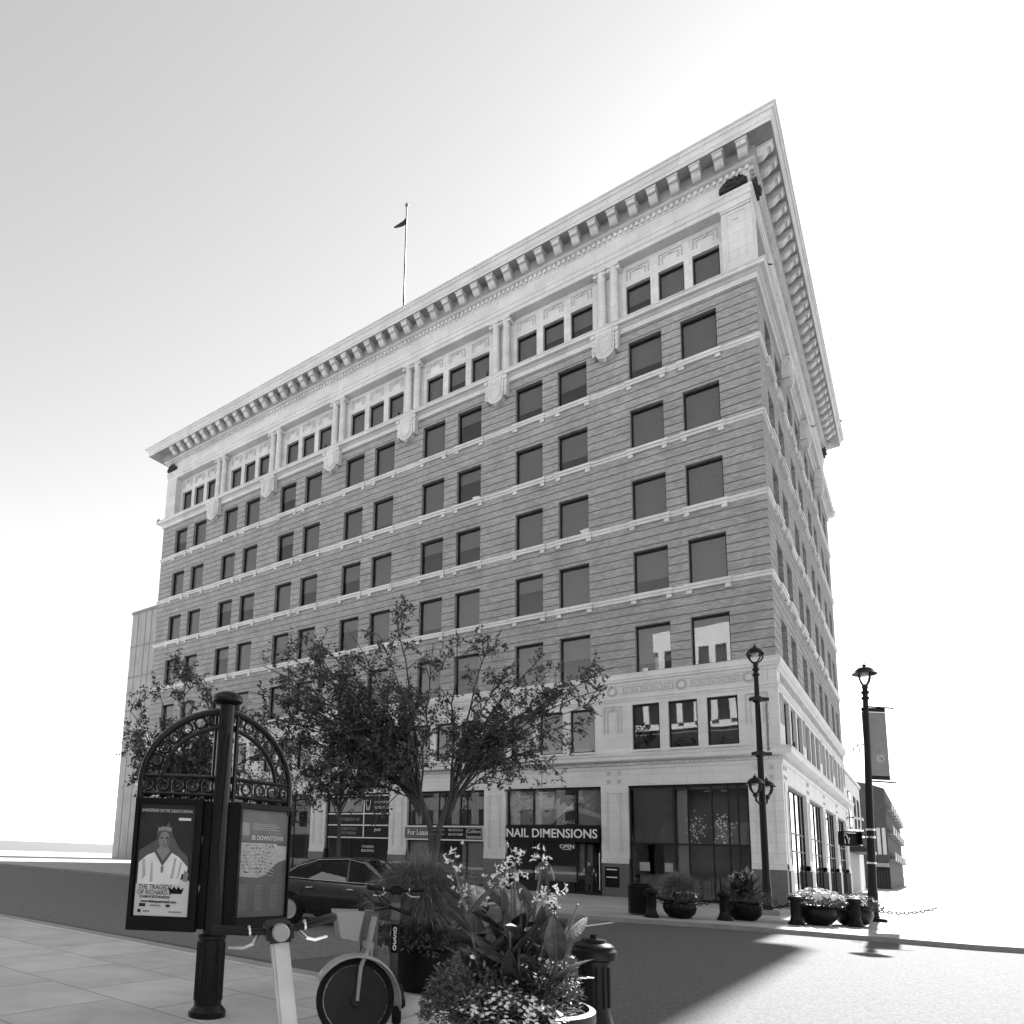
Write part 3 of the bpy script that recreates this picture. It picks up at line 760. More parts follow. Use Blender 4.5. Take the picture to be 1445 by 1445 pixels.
# white ribbed office slab across the street, behind the camera: it lights the shaded front and shows in the glass
ob = thing('ribbed_building', 'white ribbed office building across the street reflected in the front windows', 'building', (-22, -50.5, 0))
mb = MB(); mb.box(3, 75, -14, 0, 0, 28.3); mb.box(0, 2.98, -14, 0, 0, 24.3); mb.obj('wall', M['bldg_conc'], ob)
mb = MB(); mb.box(3, 75, .003, .6, 26.2, 28.5); mb.box(0, 75, .003, .4, 16.9, 17.6)
for k in range(42): mb.box(.0 + k*1.8, .62 + k*1.8, .003, .9, 17.6, 26.2 if k > 1 else 24.4)
for z in (20.4, 23.3): mb.box(0, 75, .124, .2, z, z + .22)
mb.obj('rib', M['white'], ob)
mb = MB()
for k in range(41): mb.box(.64 + k*1.8, 1.78 + k*1.8, .004, .12, 17.62, 24.2 if k < 2 else 26.18)
mb.box(0, 75, .004, .08, .5, 16.5)
mb.obj('window', M['darkgrey'], ob)
ob = thing('bounce_building', 'lower plain building added out of view left of the ribbed one to bounce sunlight', 'building', (-22, -50.5, 0))  # unseen block added across the street to fill light into the shaded front
mb = MB(); mb.box(-60, 4.6, -14, 0, 0, 15.5); mb.obj('wall', M['bldg_conc'], ob)
mb = MB()
for k in range(21): mb.box(-59 + k*3, -57.2 + k*3, .004, .1, 5.5, 8.0); mb.box(-59 + k*3, -57.2 + k*3, .004, .1, 9.8, 12.4)
mb.box(-60, 4.6, .004, .12, .4, 4.2); mb.obj('window', M['darkgrey'], ob)

# ------------------------------------------------------------------ street lamps
def bell(mb, r, z, c=(0,0,0), flare=1.0):
    prof = [(0, z + r*1.28), (r*.05, z + r*1.25), (r*.06, z + r*1.02), (r*.16, z + r*.98), (r*.2, z + r*.8), (r*.3, z + r*.76), (r*.55, z + r*.62), (r*.78, z + r*.40), (r*.92, z + r*.14), (r*1.0*flare, z), (r*.97*flare, z - .02), (r*.8, z + r*.12), (0, z + r*.4)]
    mb.lathe(prof, c, 20)
def lantern(root, c, r, tall, name='lantern', flare=1.05, bow=1.0):
    mb = MB(); bell(mb, r, c[2] + tall, c=(c[0], c[1], 0), flare=flare); l = mb.obj('lamp_shade', M['blackiron'], root, smooth=True)
    mb = MB()
    for k in range(4):
        a = math.pi/4 + k*math.pi/2
        mb.tube([(c[0] + math.cos(a)*q*r, c[1] + math.sin(a)*q*r, c[2] + tall*h) for q, h in ((.12, 0), (.34*bow, .12), (.62*bow, .38), (.78*bow, .7), (.74*bow, 1.0))], .028, 6)
    mb.lathe([(.05, -.12), (.09, -.08), (.09, .0), (.05, .05)], c, 10)
    mb.obj('lamp_arm', M['blackiron'], l)
    mb = MB(); mb.lathe([(0, c[2] + tall*.78), (r*.3, c[2] + tall*.8), (r*.42, c[2] + tall*.95), (r*.42, c[2] + tall + .03), (0, c[2] + tall + .05)], (c[0], c[1], 0), 14); mb.obj('lamp_glass', M['lampglass'], l, smooth=True)
def lamp_pole(root, h, base=.5):
    mb = MB(); mb.lathe([(.19, 0), (.19, .12), (.15, .2), (.145, .9), (.13, 1.0), (.118, 1.2), (.10, h*.6), (.075, h - .35), (.075, h)], (0, 0, 0), 14); mb.obj('pole', M['darkmetal'], root, smooth=True)
    mb = MB()
    for z in (h - .35, h - .15): mb.lathe([(.07, z - .05), (.115, z - .02), (.115, z + .05), (.07, z + .08)], (0, 0, 0), 12)
    mb.obj('collar', M['darkmetal'], root)
l1 = thing('street_lamp', 'black street lamp with globe shaped head and two lower lanterns by the corner pillar', 'street lamp', (.08, -5.5, 0), 0, 'street lamps')
lamp_pole(l1, 8.87); lantern(l1, (0, 0, 8.97), .30, .36, flare=1.0, bow=1.28)
mb = MB(); mb.box(-.42, .42, -.42, .42, 0, .16); mb.obj('footing', M['kerb'], l1, bevel=.02)
rv = Vector((.7718, .6359, 0))
for s in (-1, 1):
    c = rv*(.30*s) + Vector((.15*s, .1*s, 0))
    c = Vector((.10*s - .02, .50*s, 0))
    lantern(l1, (c.x, c.y, 4.14), .28, .36, flare=1.08)
    mb = MB(); mb.tube([(0, 0, 3.9), (c.x*.5, c.y*.5, 3.82), (c.x*.9, c.y*.9, 3.9), (c.x, c.y, 4.05)], .035, 8); mb.obj('lantern_bracket', M['blackiron'], l1)
for z in (5.5, 7.5):
    mb = MB(); mb.lathe([(.10, z), (.15, z + .03), (.15, z + .2), (.10, z + .24)], (0, 0, 0), 12)
    mb.cbox((.05, .02, z + .12), .62, .2, .12, Matrix.Rotation(R(40), 3, 'Z')); mb.obj('banner_bracket', M['blackiron'], l1)
bn = thing('lamp_banner', 'narrow patterned street banner seen edge on beside the taller lamp pole', 'banner', (.08, -5.5, 0))
mb = MB(); mb.cbox((.28, .02, 6.6), .5, .02, 1.75, Matrix.Rotation(R(108), 3, 'Z')); mb.obj('cloth', mat('banner_cloth', .5, .8, .5, 9), bn)

l2 = thing('street_lamp', 'black street lamp with a wide bell shade carrying the pedestrian signal on the right', 'street lamp', (2.98, -4.85, 0), 0, 'street lamps')
lamp_pole(l2, 7.80); lantern(l2, (0, 0, 7.9), .33, .42, flare=1.12, bow=.8)
mb = MB(); mb.box(-.36, .36, -.36, .36, 0, .12); mb.obj('footing', M['darkmetal'], l2, bevel=.02)
for z in (2.7, 2.95, 1.85):
    mb = MB(); mb.lathe([(.11, z), (.135, z + .01), (.135, z + .06), (.11, z + .07)], (0, 0, 0), 12); mb.obj('clamp_band', M['silver'], l2)
for z in (4.62, 7.18):
    mb = MB(); mb.tube([(0, 0, z), (.72, .59, z)], .03, 8); mb.obj('banner_arm', M['darkmetal'], l2)
mb = MB(); mb.tube([(-.05, -.04, 5.85), (-.22, -.18, 5.86), (-.26, -.21, 5.78)], .02, 6); mb.tube([(-.28 - .11*math.cos(t*.6)*.77, -.22 - .11*math.cos(t*.6)*.63, 5.66 + .12*math.sin(t*.6)) for t in range(11)], .016, 6, True); mb.obj('hook_ring', M['grey'], l2)
l2.rotation_euler = (R(-.6), R(1.6), 0)
bn = thing('lamp_banner', 'wide grey street banner with a round emblem hanging from the lamp on the right', 'banner', (2.98, -4.85, 0))
ax = Matrix.Rotation(R(39.5), 3, 'Z')
mb = MB(); mb.cbox(ax @ Vector((.50, 0, 5.9)), .80, .015, 2.2, ax); mb.obj('cloth', M['grey'], bn)
for z in (7.08, 4.74):
    mb = MB(); mb.cbox(ax @ Vector((.50, 0, z)), .80, .018, .14, ax); mb.obj('banner_hem', M['darkmetal'], bn)
mb = MB(); mb.tube([ax @ Vector((.62 + .12*math.cos(t*.5236), -.012, 5.4 + .12*math.sin(t*.5236))) for t in range(12)], .014, 6, True); mb.tube([ax @ Vector((.62 + .06*math.cos(.6 + t*.5), -.012, 5.4 + .06*math.sin(.6 + t*.5))) for t in range(10)], .012, 6); mb.obj('emblem', M['offwhite'], bn)
ps = thing('pedestrian_signal', 'black pedestrian signal box showing a pale hand mounted on the right lamp pole', 'signal', (2.98, -4.85, 0))
mb = MB(); mb.cbox(ax @ Vector((-.70, -.05, 2.62)), .58, .2, .42, ax); mb.obj('housing', M['black'], ps, bevel=.04)
mb = MB(); mb.cbox(ax @ Vector((-.70, -.165, 2.87)), .62, .28, .03, ax); mb.cbox(ax @ Vector((-1.0, -.165, 2.66)), .03, .24, .4, ax); mb.cbox(ax @ Vector((-.40, -.165, 2.66)), .03, .24, .4, ax); mb.obj('visor', M['black'], ps)
mb = MB(); mb.tube([ax @ Vector((-.12, 0, 2.93)), ax @ Vector((-.65, 0, 2.93))], .02, 8); mb.tube([ax @ Vector((-.12, 0, 2.72)), ax @ Vector((-.4, 0, 2.7))], .02, 8); mb.obj('bracket', M['silver'], ps)
mb = MB()
hand = [(-.06, -.13), (-.07, -.02), (-.10, .03), (-.10, .08), (-.075, .16), (-.03, .17), (0, .14), (.02, .08), (.03, .02), (.08, .06), (.09, .03), (.05, -.04), (.06, -.13)]
mb.tube([ax @ Vector((-.81 + x, -.158, 2.62 + z)) for x, z in hand], .014, 5); mb.obj('hand_symbol', M['white'], ps)

# ------------------------------------------------------------------ bollards, planters, chains, bins
bo = MB()
bo.lathe([(.21, 0), (.21, .06), (.17, .10), (.14, .2), (.125, .26), (.125, .62), (.14, .66)], (0, 0, 0), 24)
bob = bo.mesh('post', M['darkmetal'], smooth=True)
bc = MB(); bc.lathe([(.13, .66), (.18, .68), (.195, .71), (.195, .75), (.17, .775), (.175, .79), (.15, .81), (.11, .82), (.105, .845), (.05, .85), (.03, .86), (.03, .885), (0, .89)], (0, 0, 0), 24); bcm = bc.mesh('cap', M['darkmetal'], smooth=True)
bf = MB()
for k in range(12):
    a = k*math.pi/6; bf.tube([(.127*math.cos(a), .127*math.sin(a), .27), (.127*math.cos(a), .127*math.sin(a), .61)], .012, 5)
bfm = bf.mesh('fluting', M['darkmetal'])
BOLL = [(-1.89, -12.0, 'black fluted bollard standing beside the litter bin'), (-.24, -10.6, 'black fluted bollard between the two leftmost bowl planters'),
        (1.46, -9.87, 'black fluted bollard left of the low planter full of pale flowers'), (2.76, -8.65, 'black fluted bollard in front of the rightmost bowl planter'),
        (2.16, -27.73, 'large close bollard with a stepped cap beside the canna planter')]
for x, y, lab in BOLL:
    t = thing('bollard', lab, 'bollard', (x, y, 0), 0, 'black cast bollards')
    link('post', bob, t); link('cap', bcm, t); link('fluting', bfm, t)
def chain(a, b, sag, lab):
    a, b = Vector(a), Vector(b); n = max(8, int((b - a).length/.11)); mb = MB()
    pts = [a.lerp(b, k/n) - Vector((0, 0, sag*4*(k/n)*(1 - k/n))) for k in range(n+1)]
    for k in range(n):
        d = (pts[k+1] - pts[k]); s_ = Vector((-d.y, d.x, 0)).normalized() if k % 2 else Vector((0, 0, 1)); c = (pts[k] + pts[k+1])/2; d = d*.62; s_ = s_*.034
        mb.tube([c - d, c - d*.5 + s_, c + d*.5 + s_, c + d, c + d*.5 - s_, c - d*.5 - s_], .017, 4, True)
    o = mb.obj('chain', M['blackiron']); tag(o, lab, 'chain', 'chains between bollards')
chain((-1.89, -12.0, .64), (-.24, -10.6, .64), .22, 'black chain sagging behind the tall grass planter by the litter bin')
chain((-.24, -10.6, .64), (1.46, -9.87, .64), .24, 'black chain sagging in front of the lamp footing')
chain((1.46, -9.87, .64), (2.76, -8.65, .64), .2, 'black chain against the bright sunlit pavement between the two right bollards')
chain((2.76, -8.65, .64), (4.6, -7.3, .64), .2, 'black chain leaving the rightmost bollard towards the picture edge')
bowl = MB(); bowl.lathe([(.22, 0), (.30, .03), (.42, .16), (.465, .30), (.45, .40), (.40, .46), (.45, .49), (.46, .53), (.42, .54), (.39, .5), (0, .49)], (0, 0, 0), 28)
bowlm = bowl.mesh('bowl', M['darkmetal'], smooth=True)
soil = MB(); soil.lathe([(0, .515), (.39, .505), (.39, .49), (0, .49)], (0, 0, 0), 20); soilm = soil.mesh('soil', M['soil'])
def planter(x, y, s, lab):
    t = thing('planter_bowl', lab, 'planter', (x, y, 0), 0, 'round black planters'); t.scale = (s, s, s)
    link('bowl', bowlm, t); link('soil', soilm, t); return t
planter(-1.32, -11.2, 1.0, 'black bowl planter holding a tuft of fountain grass near the litter bin')
planter(.13, -9.75, 1.05, 'black bowl planter holding cannas in front of the lamp')
planter(1.90, -9.15, 1.08, 'black bowl planter of low pale flowers right of the third bollard')
planter(2.66, -8.05, 1.1, 'black bowl planter behind the rightmost bollard')
tb = thing('litter_bin', 'square black slatted litter bin on the far kerb', 'bin', (-2.5, -11.1, 0), R(25))
mb = MB(); mb.box(-.27, .27, -.27, .27, .05, .80); mb.obj('body', M['black'], tb)
mb = MB()
for s in range(4):
    T_ = Matrix.Rotation(s*math.pi/2, 3, 'Z')
    for k in range(6): mb.cbox(T_ @ Vector((-.225 + k*.09, -.285, .42)), .065, .025, .78, T_)
mb.obj('slats', M['darkmetal'], tb)
mb = MB(); mb.box(-.31, .31, -.31, .31, .82, .90); mb.box(-.25, .25, -.25, .25, .90, .96); mb.obj('lid', M['darkmetal'], tb, bevel=.015)

# ------------------------------------------------------------------ foliage helpers
def leaf_faces(mb, c, d, up, L_, W_, fold=.25):
    d = d.normalized(); s_ = d.cross(up)
    if s_.length < .05: s_ = d.cross(Vector((1, .3, .2)))
    s_.normalize(); n = s_.cross(d)
    a = mb.P(c); b = mb.P(c + d*L_*.5 + s_*W_*.5 + n*fold*W_); e = mb.P(c + d*L_); f = mb.P(c + d*L_*.5 - s_*W_*.5 + n*fold*W_)
    mb.face([a, b, e]); mb.face([a, e, f])
def rvec(rg): 
    v = Vector((rg.gauss(0, 1), rg.gauss(0, 1), rg.gauss(0, 1))); return v.normalized()
def make_tree(name, label, base, fork_h, tr, targets, leafL, seed, sub=9, twigs=5, leaves=8, forks=2, kind='tree', sublen=1.5, spread=1.0):
    rg = random.Random(seed)
    t = thing(name, label, 'tree', base); tk = MB(); cr = MB()
    # trunk and forks
    fk = []
    if forks == 2:
        A = [Vector((0, 0, -.02)), Vector((-.03, 0, fork_h*.5)), Vector((0, 0, fork_h))]
        tk.tube(A, [tr*1.35, tr*1.05, tr*1.02], 10)
        for s in (-1, 1):
            e = Vector((.52*s*.77, .52*s*.63, fork_h + 1.9)); mid = Vector((.15*s*.77, .15*s*.63, fork_h + .8))
            tk.tube([Vector((.05*s, .03*s, fork_h - .15)), mid, e], [tr*.78, tr*.62, tr*.55], 8); fk.append((e, (mid - Vector((0, 0, fork_h))).normalized(), s))
    else:
        e = Vector((0, 0, fork_h)); tk.tube([Vector((0, 0, -.02)), Vector((.03, .02, fork_h*.5)), e], [tr*1.3, tr, tr*.8], 8); fk.append((e, Vector((0, 0, 1)), 0))
    for lat, dep, z in targets:
        tgt = Vector((lat*.7718 - dep*.6359, lat*.6359 + dep*.7718, z))
        e, d, s = min(fk, key=lambda q: (q[0] - tgt).length) if forks == 2 else fk[0]
        e = e - Vector((0, 0, rg.uniform(0, .7)))
        span = (tgt - e).length
        c1 = e + Vector((0, 0, 1))*span*.28 + (tgt - e)*.22
        pts = []
        for k in range(9):
            q = k/8; p = e*(1-q)**2 + c1*2*q*(1-q) + tgt*q*q
            pts.append(p + rvec(rg)*.06*span*.25*math.sin(q*3.1))
        r0 = tr*rg.uniform(.15, .30)
        tk.tube(pts, [r0*(1 - .85*k/8) + .008 for k in range(9)], 6)
        for b in range(sub):
            q = rg.uniform(.28, 1.0); i = min(int(q*8), 7); p = pts[i].lerp(pts[i+1], q*8 - i)
            along = (pts[i+1] - pts[i]).normalized()
            dd = (along*.8 + rvec(rg)*.9 + Vector((0, 0, .12))).normalized(); ll = sublen*rg.uniform(.45, 1.0)*(1.15 - .35*q)
            sp_ = [p, p + dd*ll*.5 + rvec(rg)*.08, p + dd*ll + Vector((0, 0, -.06*ll))]
            tk.tube(sp_, [.022, .014, .006], 4)
            for w_ in range(twigs):
                h = rg.uniform(.25, 1.0); pp = sp_[0].lerp(sp_[2], h); tw = (dd*.6 + rvec(rg)).normalized(); tl = rg.uniform(.2, .55)*spread
                pe = pp + tw*tl; tk.tube([pp, pe], [.007, .004], 3)
                for l in range(leaves):
                    c = pp.lerp(pe, rg.uniform(.2, 1.05)) + rvec(rg)*.06
                    ld = (rvec(rg) + Vector((0, 0, -.35)) + tw*.4)
                    leaf_faces(cr, c, ld, (Vector((0, 0, 1)) + rvec(rg)*.8), leafL*rg.uniform(.6, 1.15), leafL*rg.uniform(.5, .85))
    tk.obj('trunk', M['bark'], t, recalc=False, smooth=False); cr.obj('crown', M['leaf'], t, recalc=False)
    return t
rg = random.Random(5)
T1 = [(-6.4, 0, 7.3), (-5.6, 1.2, 8.6), (-5.0, -1, 6.2), (-4.6, 0, 9.3), (-3.6, 1.5, 7.6), (-3.4, -1.2, 9.4), (-2.2, .6, 9.8), (-1.7, -.4, 10.5), (-1.0, 2.0, 8.4), (-.4, -1.8, 8.8),
      (.8, .6, 9.7), (1.6, -1.2, 9.0), (2.6, 1.0, 8.4), (3.6, 0, 8.7), (4.6, .8, 7.8), (5.6, -.4, 8.2), (5.9, .3, 7.4), (4.8, -.8, 6.4), (3.6, 1.2, 5.6), (4.4, .2, 5.2), (2.2, -1.2, 6.6),
      (-4.9, .4, 5.0), (-3.6, -.8, 4.6), (-2.6, 1.0, 5.6), (-4.0, -.4, 3.9), (-2.2, -1.4, 4.9), (-3.0, .2, 6.6), (1.5, 1.8, 6.0), (-1.4, -1.6, 6.8), (3.0, -.6, 7.2), (-5.8, -.8, 7.0), (-6.2, .5, 6.4), (-5.4, .2, 7.6), (-4.4, -.6, 8.2), (-3.0, .8, 8.8), (-5.6, .3, 5.6), (-4.4, -.2, 7.0), (-3.8, .6, 5.8), (-2.8, -.3, 7.4), (5.2, .6, 8.4), (4.2, -.4, 7.2), (-7.0, .2, 7.3), (-6.7, .8, 6.5), (-6.4, -.5, 8.1), (-5.9, 0, 8.8), (-5.3, .6, 9.2), (-6.6, -.2, 5.6), (6.2, .2, 7.9)]
make_tree('street_tree', 'large spreading tree with a forked trunk in front of the brick facade', (-9.05, -12.6, 0), 1.7, .17, T1, .135, 3, 12, 6, 8)
T2 = [(-1.6, 0, 5.6), (-.8, .8, 6.4), (0, -.6, 6.7), (.9, .4, 6.2), (1.7, 0, 5.4), (1.3, -.8, 4.7), (-1.4, -.8, 4.8), (.2, .8, 5.2), (-2.0, .3, 4.6), (2.0, .2, 4.5), (0, 0, 4.4), (.8, -.3, 4.0), (-.8, .2, 3.9)]
make_tree('young_tree', 'slim young tree with a thin straight trunk left of the large tree', (-11.85, -14.6, 0), 3.1, .075, T2, .12, 8, 7, 5, 7, forks=1, sublen=1.0)
T3 = [(-2.0, 0, 6.2), (-1.2, .8, 7.0), (0, -.6, 7.4), (.9, .4, 6.9), (1.8, 0, 6.0), (1.5, -.8, 5.1), (-1.6, -.8, 5.0), (.2, .8, 5.6), (-1.2, .3, 4.4), (2.2, .2, 4.6), (0, 0, 5.0), (.9, -.3, 4.0), (-.6, .2, 3.6), (1.6, .6, 3.4)]
make_tree('street_tree', 'bushy dark tree behind the left wing of the poster kiosk', (-15.4, -19.0, 0), 2.6, .12, T3, .13, 12, 13, 7, 9, forks=1, sublen=1.3)
T4 = [(-1.5, 0, 4.6), (-.8, .8, 5.2), (0, -.6, 5.4), (.9, .4, 5.0), (1.5, 0, 4.2), (1.3, -.6, 3.4), (-1.2, -.6, 3.6), (.2, .8, 4.2), (0, 0, 3.4)]
make_tree('young_tree', 'small leafy tree seen through the right wing of the kiosk arch', (-13.6, -15.9, 0), 2.2, .07, T4, .12, 15, 7, 5, 7, forks=1, sublen=1.1)

def grass_clump(name, label, c, h, r, n, seed, group=None, wd=1.0):
    rg = random.Random(seed); mb = MB()
    for k in range(n):
        a = rg.uniform(0, 2*math.pi); q = rg.random()**.6; b0 = Vector((math.cos(a), math.sin(a), 0))*rg.uniform(0, .18)*r/.7
        o = Vector((math.cos(a), math.sin(a), 0)); th = math.acos(1 - rg.random()*1.22); jr = rg.uniform(.72, 1.06)
        tip = b0*.5 + o*r*math.sin(min(th, 1.75))*jr + Vector((0, 0, h*.34 + h*.66*math.cos(th)*jr)); ctl = b0 + o*r*.42*math.sin(th)*jr + Vector((0, 0, h*(.42 + .62*max(0, math.cos(th*.8))*jr)))
        jit = rvec(rg)*.07; pts = []
        for j in range(6):
            t = j/5; pts.append(b0*(1-t)**2 + ctl*2*t*(1-t) + tip*t*t + jit*t*t)
        s_ = Vector((-o.y, o.x, 0)).lerp(rvec(rg), .4).normalized(); w_ = rg.uniform(.0022, .0048)*wd
        ids = [(mb.P(p - s_*w_*(1 - .7*j/5)), mb.P(p + s_*w_*(1 - .7*j/5))) for j, p in enumerate(pts)]
        for A, B in zip(ids, ids[1:]): mb.face([A[0], A[1], B[1], B[0]])
    t = thing(name, label, 'plant', c, 0, group); mb.obj('blades', M['grassblade'], t, recalc=False); return t
def ruffle(mb, c, L_, rg, n=9, w=.5):
    for k in range(n): leaf_faces(mb, Vector(c) + rvec(rg)*L_*.12, rvec(rg) + Vector((0, 0, .25)), Vector((0, 0, 1)), L_*rg.uniform(.7, 1.1), L_*w)
def bush(name, label, c, rx, ry, h, nl, leafL, nf, fl, seed, group=None, leafm='leaf_light', zmin=0.0, hang=0.0):
    rg = random.Random(seed); mb = MB(); fb_ = MB(); st = MB()
    for k in range(nl):
        a = rg.uniform(0, 6.283); q = rg.random()**.5; z = h*rg.random()*(1.05 - .7*q*q)
        p = Vector((rx*q*math.cos(a), ry*q*math.sin(a), z - hang*max(0, q - .7)*rg.random()*2))
        leaf_faces(mb, p, (Vector((p.x, p.y, .1)).normalized() + rvec(rg)*.9), Vector((0, 0, 1)) + rvec(rg)*.5, leafL*rg.uniform(.6, 1.2), leafL*rg.uniform(.3, .5))
        if k % 12 == 0: st.tube([Vector((p.x*.3, p.y*.3, 0)), p*.7, p], [.004, .003, .002], 3)
    for k in range(nf):
        a = rg.uniform(0, 6.283); q = rg.random()**.5; z = h*(1.08 - .55*q*q)*rg.uniform(.72, 1.12)
        p = Vector((rx*1.05*q*math.cos(a), ry*1.05*q*math.sin(a), z)); n = (Vector((p.x, p.y, .5)).normalized() + rvec(rg)*.5).normalized()
        u = n.cross(Vector((.3, .2, 1))).normalized(); v = n.cross(u)
        for j in range(5):
            d = u*math.cos(j*1.2566) + v*math.sin(j*1.2566); leaf_faces(fb_, p, d + n*.35, n, fl*rg.uniform(.8, 1.1), fl*.75, .05)
    t = thing(name, label, 'plant', c, 0, group)
    mb.obj('foliage', M[leafm], t, recalc=False)
    if nf: fb_.obj('blossoms', M['petal'], t, recalc=False)
    st.obj('stems', M['leaf_light'], t, recalc=False)
    return t
def blade_leaf(mb, base, az, elev, L_, W_, curl, rg, seg=9, twist=.3, rib=None):
    p = Vector(base); e = elev; pts = []; step = L_/seg; mids = []
    for k in range(seg + 1):
        d = Vector((math.cos(az)*math.cos(e), math.sin(az)*math.cos(e), math.sin(e)))
        wd = W_*math.sin(math.pi*min(.999, (k/seg)**.8*.96 + .04))**.75 if k < seg else 0.004
        s_ = Vector((-math.sin(az), math.cos(az), 0)); n = s_.cross(d); s_ = (s_*math.cos(twist*k/seg) + n*math.sin(twist*k/seg)).normalized(); n = s_.cross(d)
        w1, w2 = rg.uniform(-.05, .05)*wd, rg.uniform(-.05, .05)*wd; mids.append(p.copy())
        pts.append((mb.P(p - s_*wd*.5 + n*(wd*.14 + w1)), mb.P(p - s_*wd*.25 + n*wd*.09), mb.P(p), mb.P(p + s_*wd*.25 + n*wd*.09), mb.P(p + s_*wd*.5 + n*(wd*.14 + w2))))
        p = p + d*step; e -= curl/seg
    for a, b in zip(pts, pts[1:]):
        for q in range(4): mb.face([a[q], a[q+1], b[q+1], b[q]])
    if rib: rib.tube(mids[:-1], [.006*(1 - .8*k/len(mids)) for k in range(len(mids) - 1)], 4)
def flower_head(fb_, c, s_, rg, n=26):
    for k in range(n):
        q = Vector(c) + Vector((rg.gauss(0, .55), rg.gauss(0, .55), rg.gauss(0, .75)))*s_
        for j in range(4): leaf_faces(fb_, q, rvec(rg) + Vector((0, 0, .3)), rvec(rg), s_*rg.uniform(.25, .5), s_*rg.uniform(.12, .26), .15)
def canna(name, label, c, h, spread, stems, seed, leafL, group=None, heads=None, rot=0):
    rg = random.Random(seed); lf = MB(); st = MB(); fl = MB()
    for k in range(stems):
        a = rot + k*6.283/stems + rg.uniform(-.3, .3); q = rg.uniform(.05, 1)*spread
        b0 = Vector((math.cos(a)*q*.35, math.sin(a)*q*.35, 0)); hh = h*rg.uniform(.62, .92); top = b0 + Vector((math.cos(a)*q*.55, math.sin(a)*q*.55, hh))
        st.tube([b0, b0.lerp(top, .5) + rvec(rg)*.01, top], [.016, .012, .007], 6)
        nl = rg.randint(4, 6)
        for j in range(nl):
            f = .12 + .68*j/nl; p = b0.lerp(top, f)
            blade_leaf(lf, p, a + j*2.4 + rg.uniform(-.5, .5), rg.uniform(.55, 1.25), leafL*rg.uniform(.75, 1.15)*(1.1 - .3*f), leafL*rg.uniform(.29, .38), rg.uniform(.1, 1.1), rg, twist=rg.uniform(-.9, .9), rib=st)
        if heads is None or k < heads:
            flower_head(fl, top + Vector((0, 0, .05*h)), .080*h, rg, 15); 
    t = thing(name, label, 'plant', c, 0, group)
    st.obj('stems', M['leaf_light'], t, recalc=False); lf.obj('leaves', M['canna'], t, recalc=False, smooth=True); fl.obj('flower_heads', M['petal'], t, recalc=False)
    return t
# far planters
grass_clump('fountain_grass', 'round tuft of fountain grass in the black bowl by the litter bin', (-1.32, -11.2, .53), .88, .62, 1700, 31, 'fountain grass clumps', 2.6)
bush('trailing_flowers', 'trailing foliage with small pale blooms under the far grass tuft', (-1.32, -11.2, .52), .62, .62, .30, 520, .10, 36, .055, 32, hang=.35)
canna('canna_lily', 'small distant canna with pale blooms in the bowl in front of the lamp', (.13, -9.75, .54), .95, .46, 8, 33, .50)
bush('trailing_flowers', 'leafy underplanting spilling right from the distant canna bowl', (.30, -9.6, .55), .66, .62, .34, 700, .10, 12, .05, 34, hang=.3)
bush('trailing_flowers', 'mound of pale flowers filling the low bowl on the sunlit pavement', (1.90, -9.15, .57), .66, .66, .40, 620, .10, 240, .075, 35, hang=.2)
bush('trailing_flowers', 'dark leafy mound with few blooms behind the rightmost bollard', (2.66, -8.05, .58), .72, .72, .34, 900, .10, 30, .06, 36, hang=.3, leafm='leaf')
# near pot of fountain grass
pt = thing('planter_pot', 'big black straight sided pot holding the near fountain grass', 'planter', (-.10, -27.05, 0))
mb = MB(); mb.lathe([(.30, 0), (.34, .02), (.40, .46), (.43, .48), (.45, .50), (.45, .555), (.42, .565), (.40, .53), (0, .52)], (0, 0, 0), 32); mb.obj('pot', M['darkmetal'], pt, smooth=True)
mb = MB(); mb.lathe([(0, .535), (.40, .53), (.40, .521), (0, .521)], (0, 0, 0), 20); mb.obj('soil', M['soil'], pt)
grass_clump('fountain_grass', 'large near clump of arching fountain grass in the straight black pot', (-.10, -27.05, .53), 1.06, .70, 7500, 41, 'fountain grass clumps')
bush('trailing_flowers', 'dense low foliage with daisy blooms at the foot of the near fountain grass', (-.06, -27.1, .54), .56, .56, .26, 1500, .075, 16, .04, 42, hang=.25, leafm='leaf')
# canna planter close to the camera
CX, CY = 2.27, -29.45
pt = thing('planter_pot', 'black pot hidden under the canna and white flowers nearest the camera', 'planter', (CX, CY, 0))
mb = MB(); mb.lathe([(.32, 0), (.38, .02), (.46, .42), (.50, .46), (.50, .53), (.46, .54), (.44, .50), (0, .49)], (0, 0, 0), 32); mb.obj('pot', M['darkmetal'], pt, smooth=True)
mb = MB(); mb.lathe([(0, .51), (.44, .505), (.44, .491), (0, .491)], (0, 0, 0), 20); mb.obj('soil', M['soil'], pt)
canna('canna_lily', 'tall close canna with broad dark leaves and pale flower spikes', (CX - .04, CY - .02, .51), 1.08, .50, 12, 57, .40, None, 9, .4)
bush('trailing_flowers', 'rosette leaved creeper spilling left from the close canna pot', (CX - .26, CY - .20, .44), .36, .36, .40, 2600, .055, 10, .022, 52, hang=.25)
bush('trailing_flowers', 'fine stemmed filler with scattered tiny blooms right of the close canna', (CX + .04, CY + .10, .5), .34, .34, .50, 1500, .05, 110, .016, 53, hang=.1)
bush('white_flowers', 'white bedding flowers along the bottom edge in front of the close canna', (CX + .06, CY - .34, .40), .38, .24, .24, 1300, .05, 300, .020, 54)

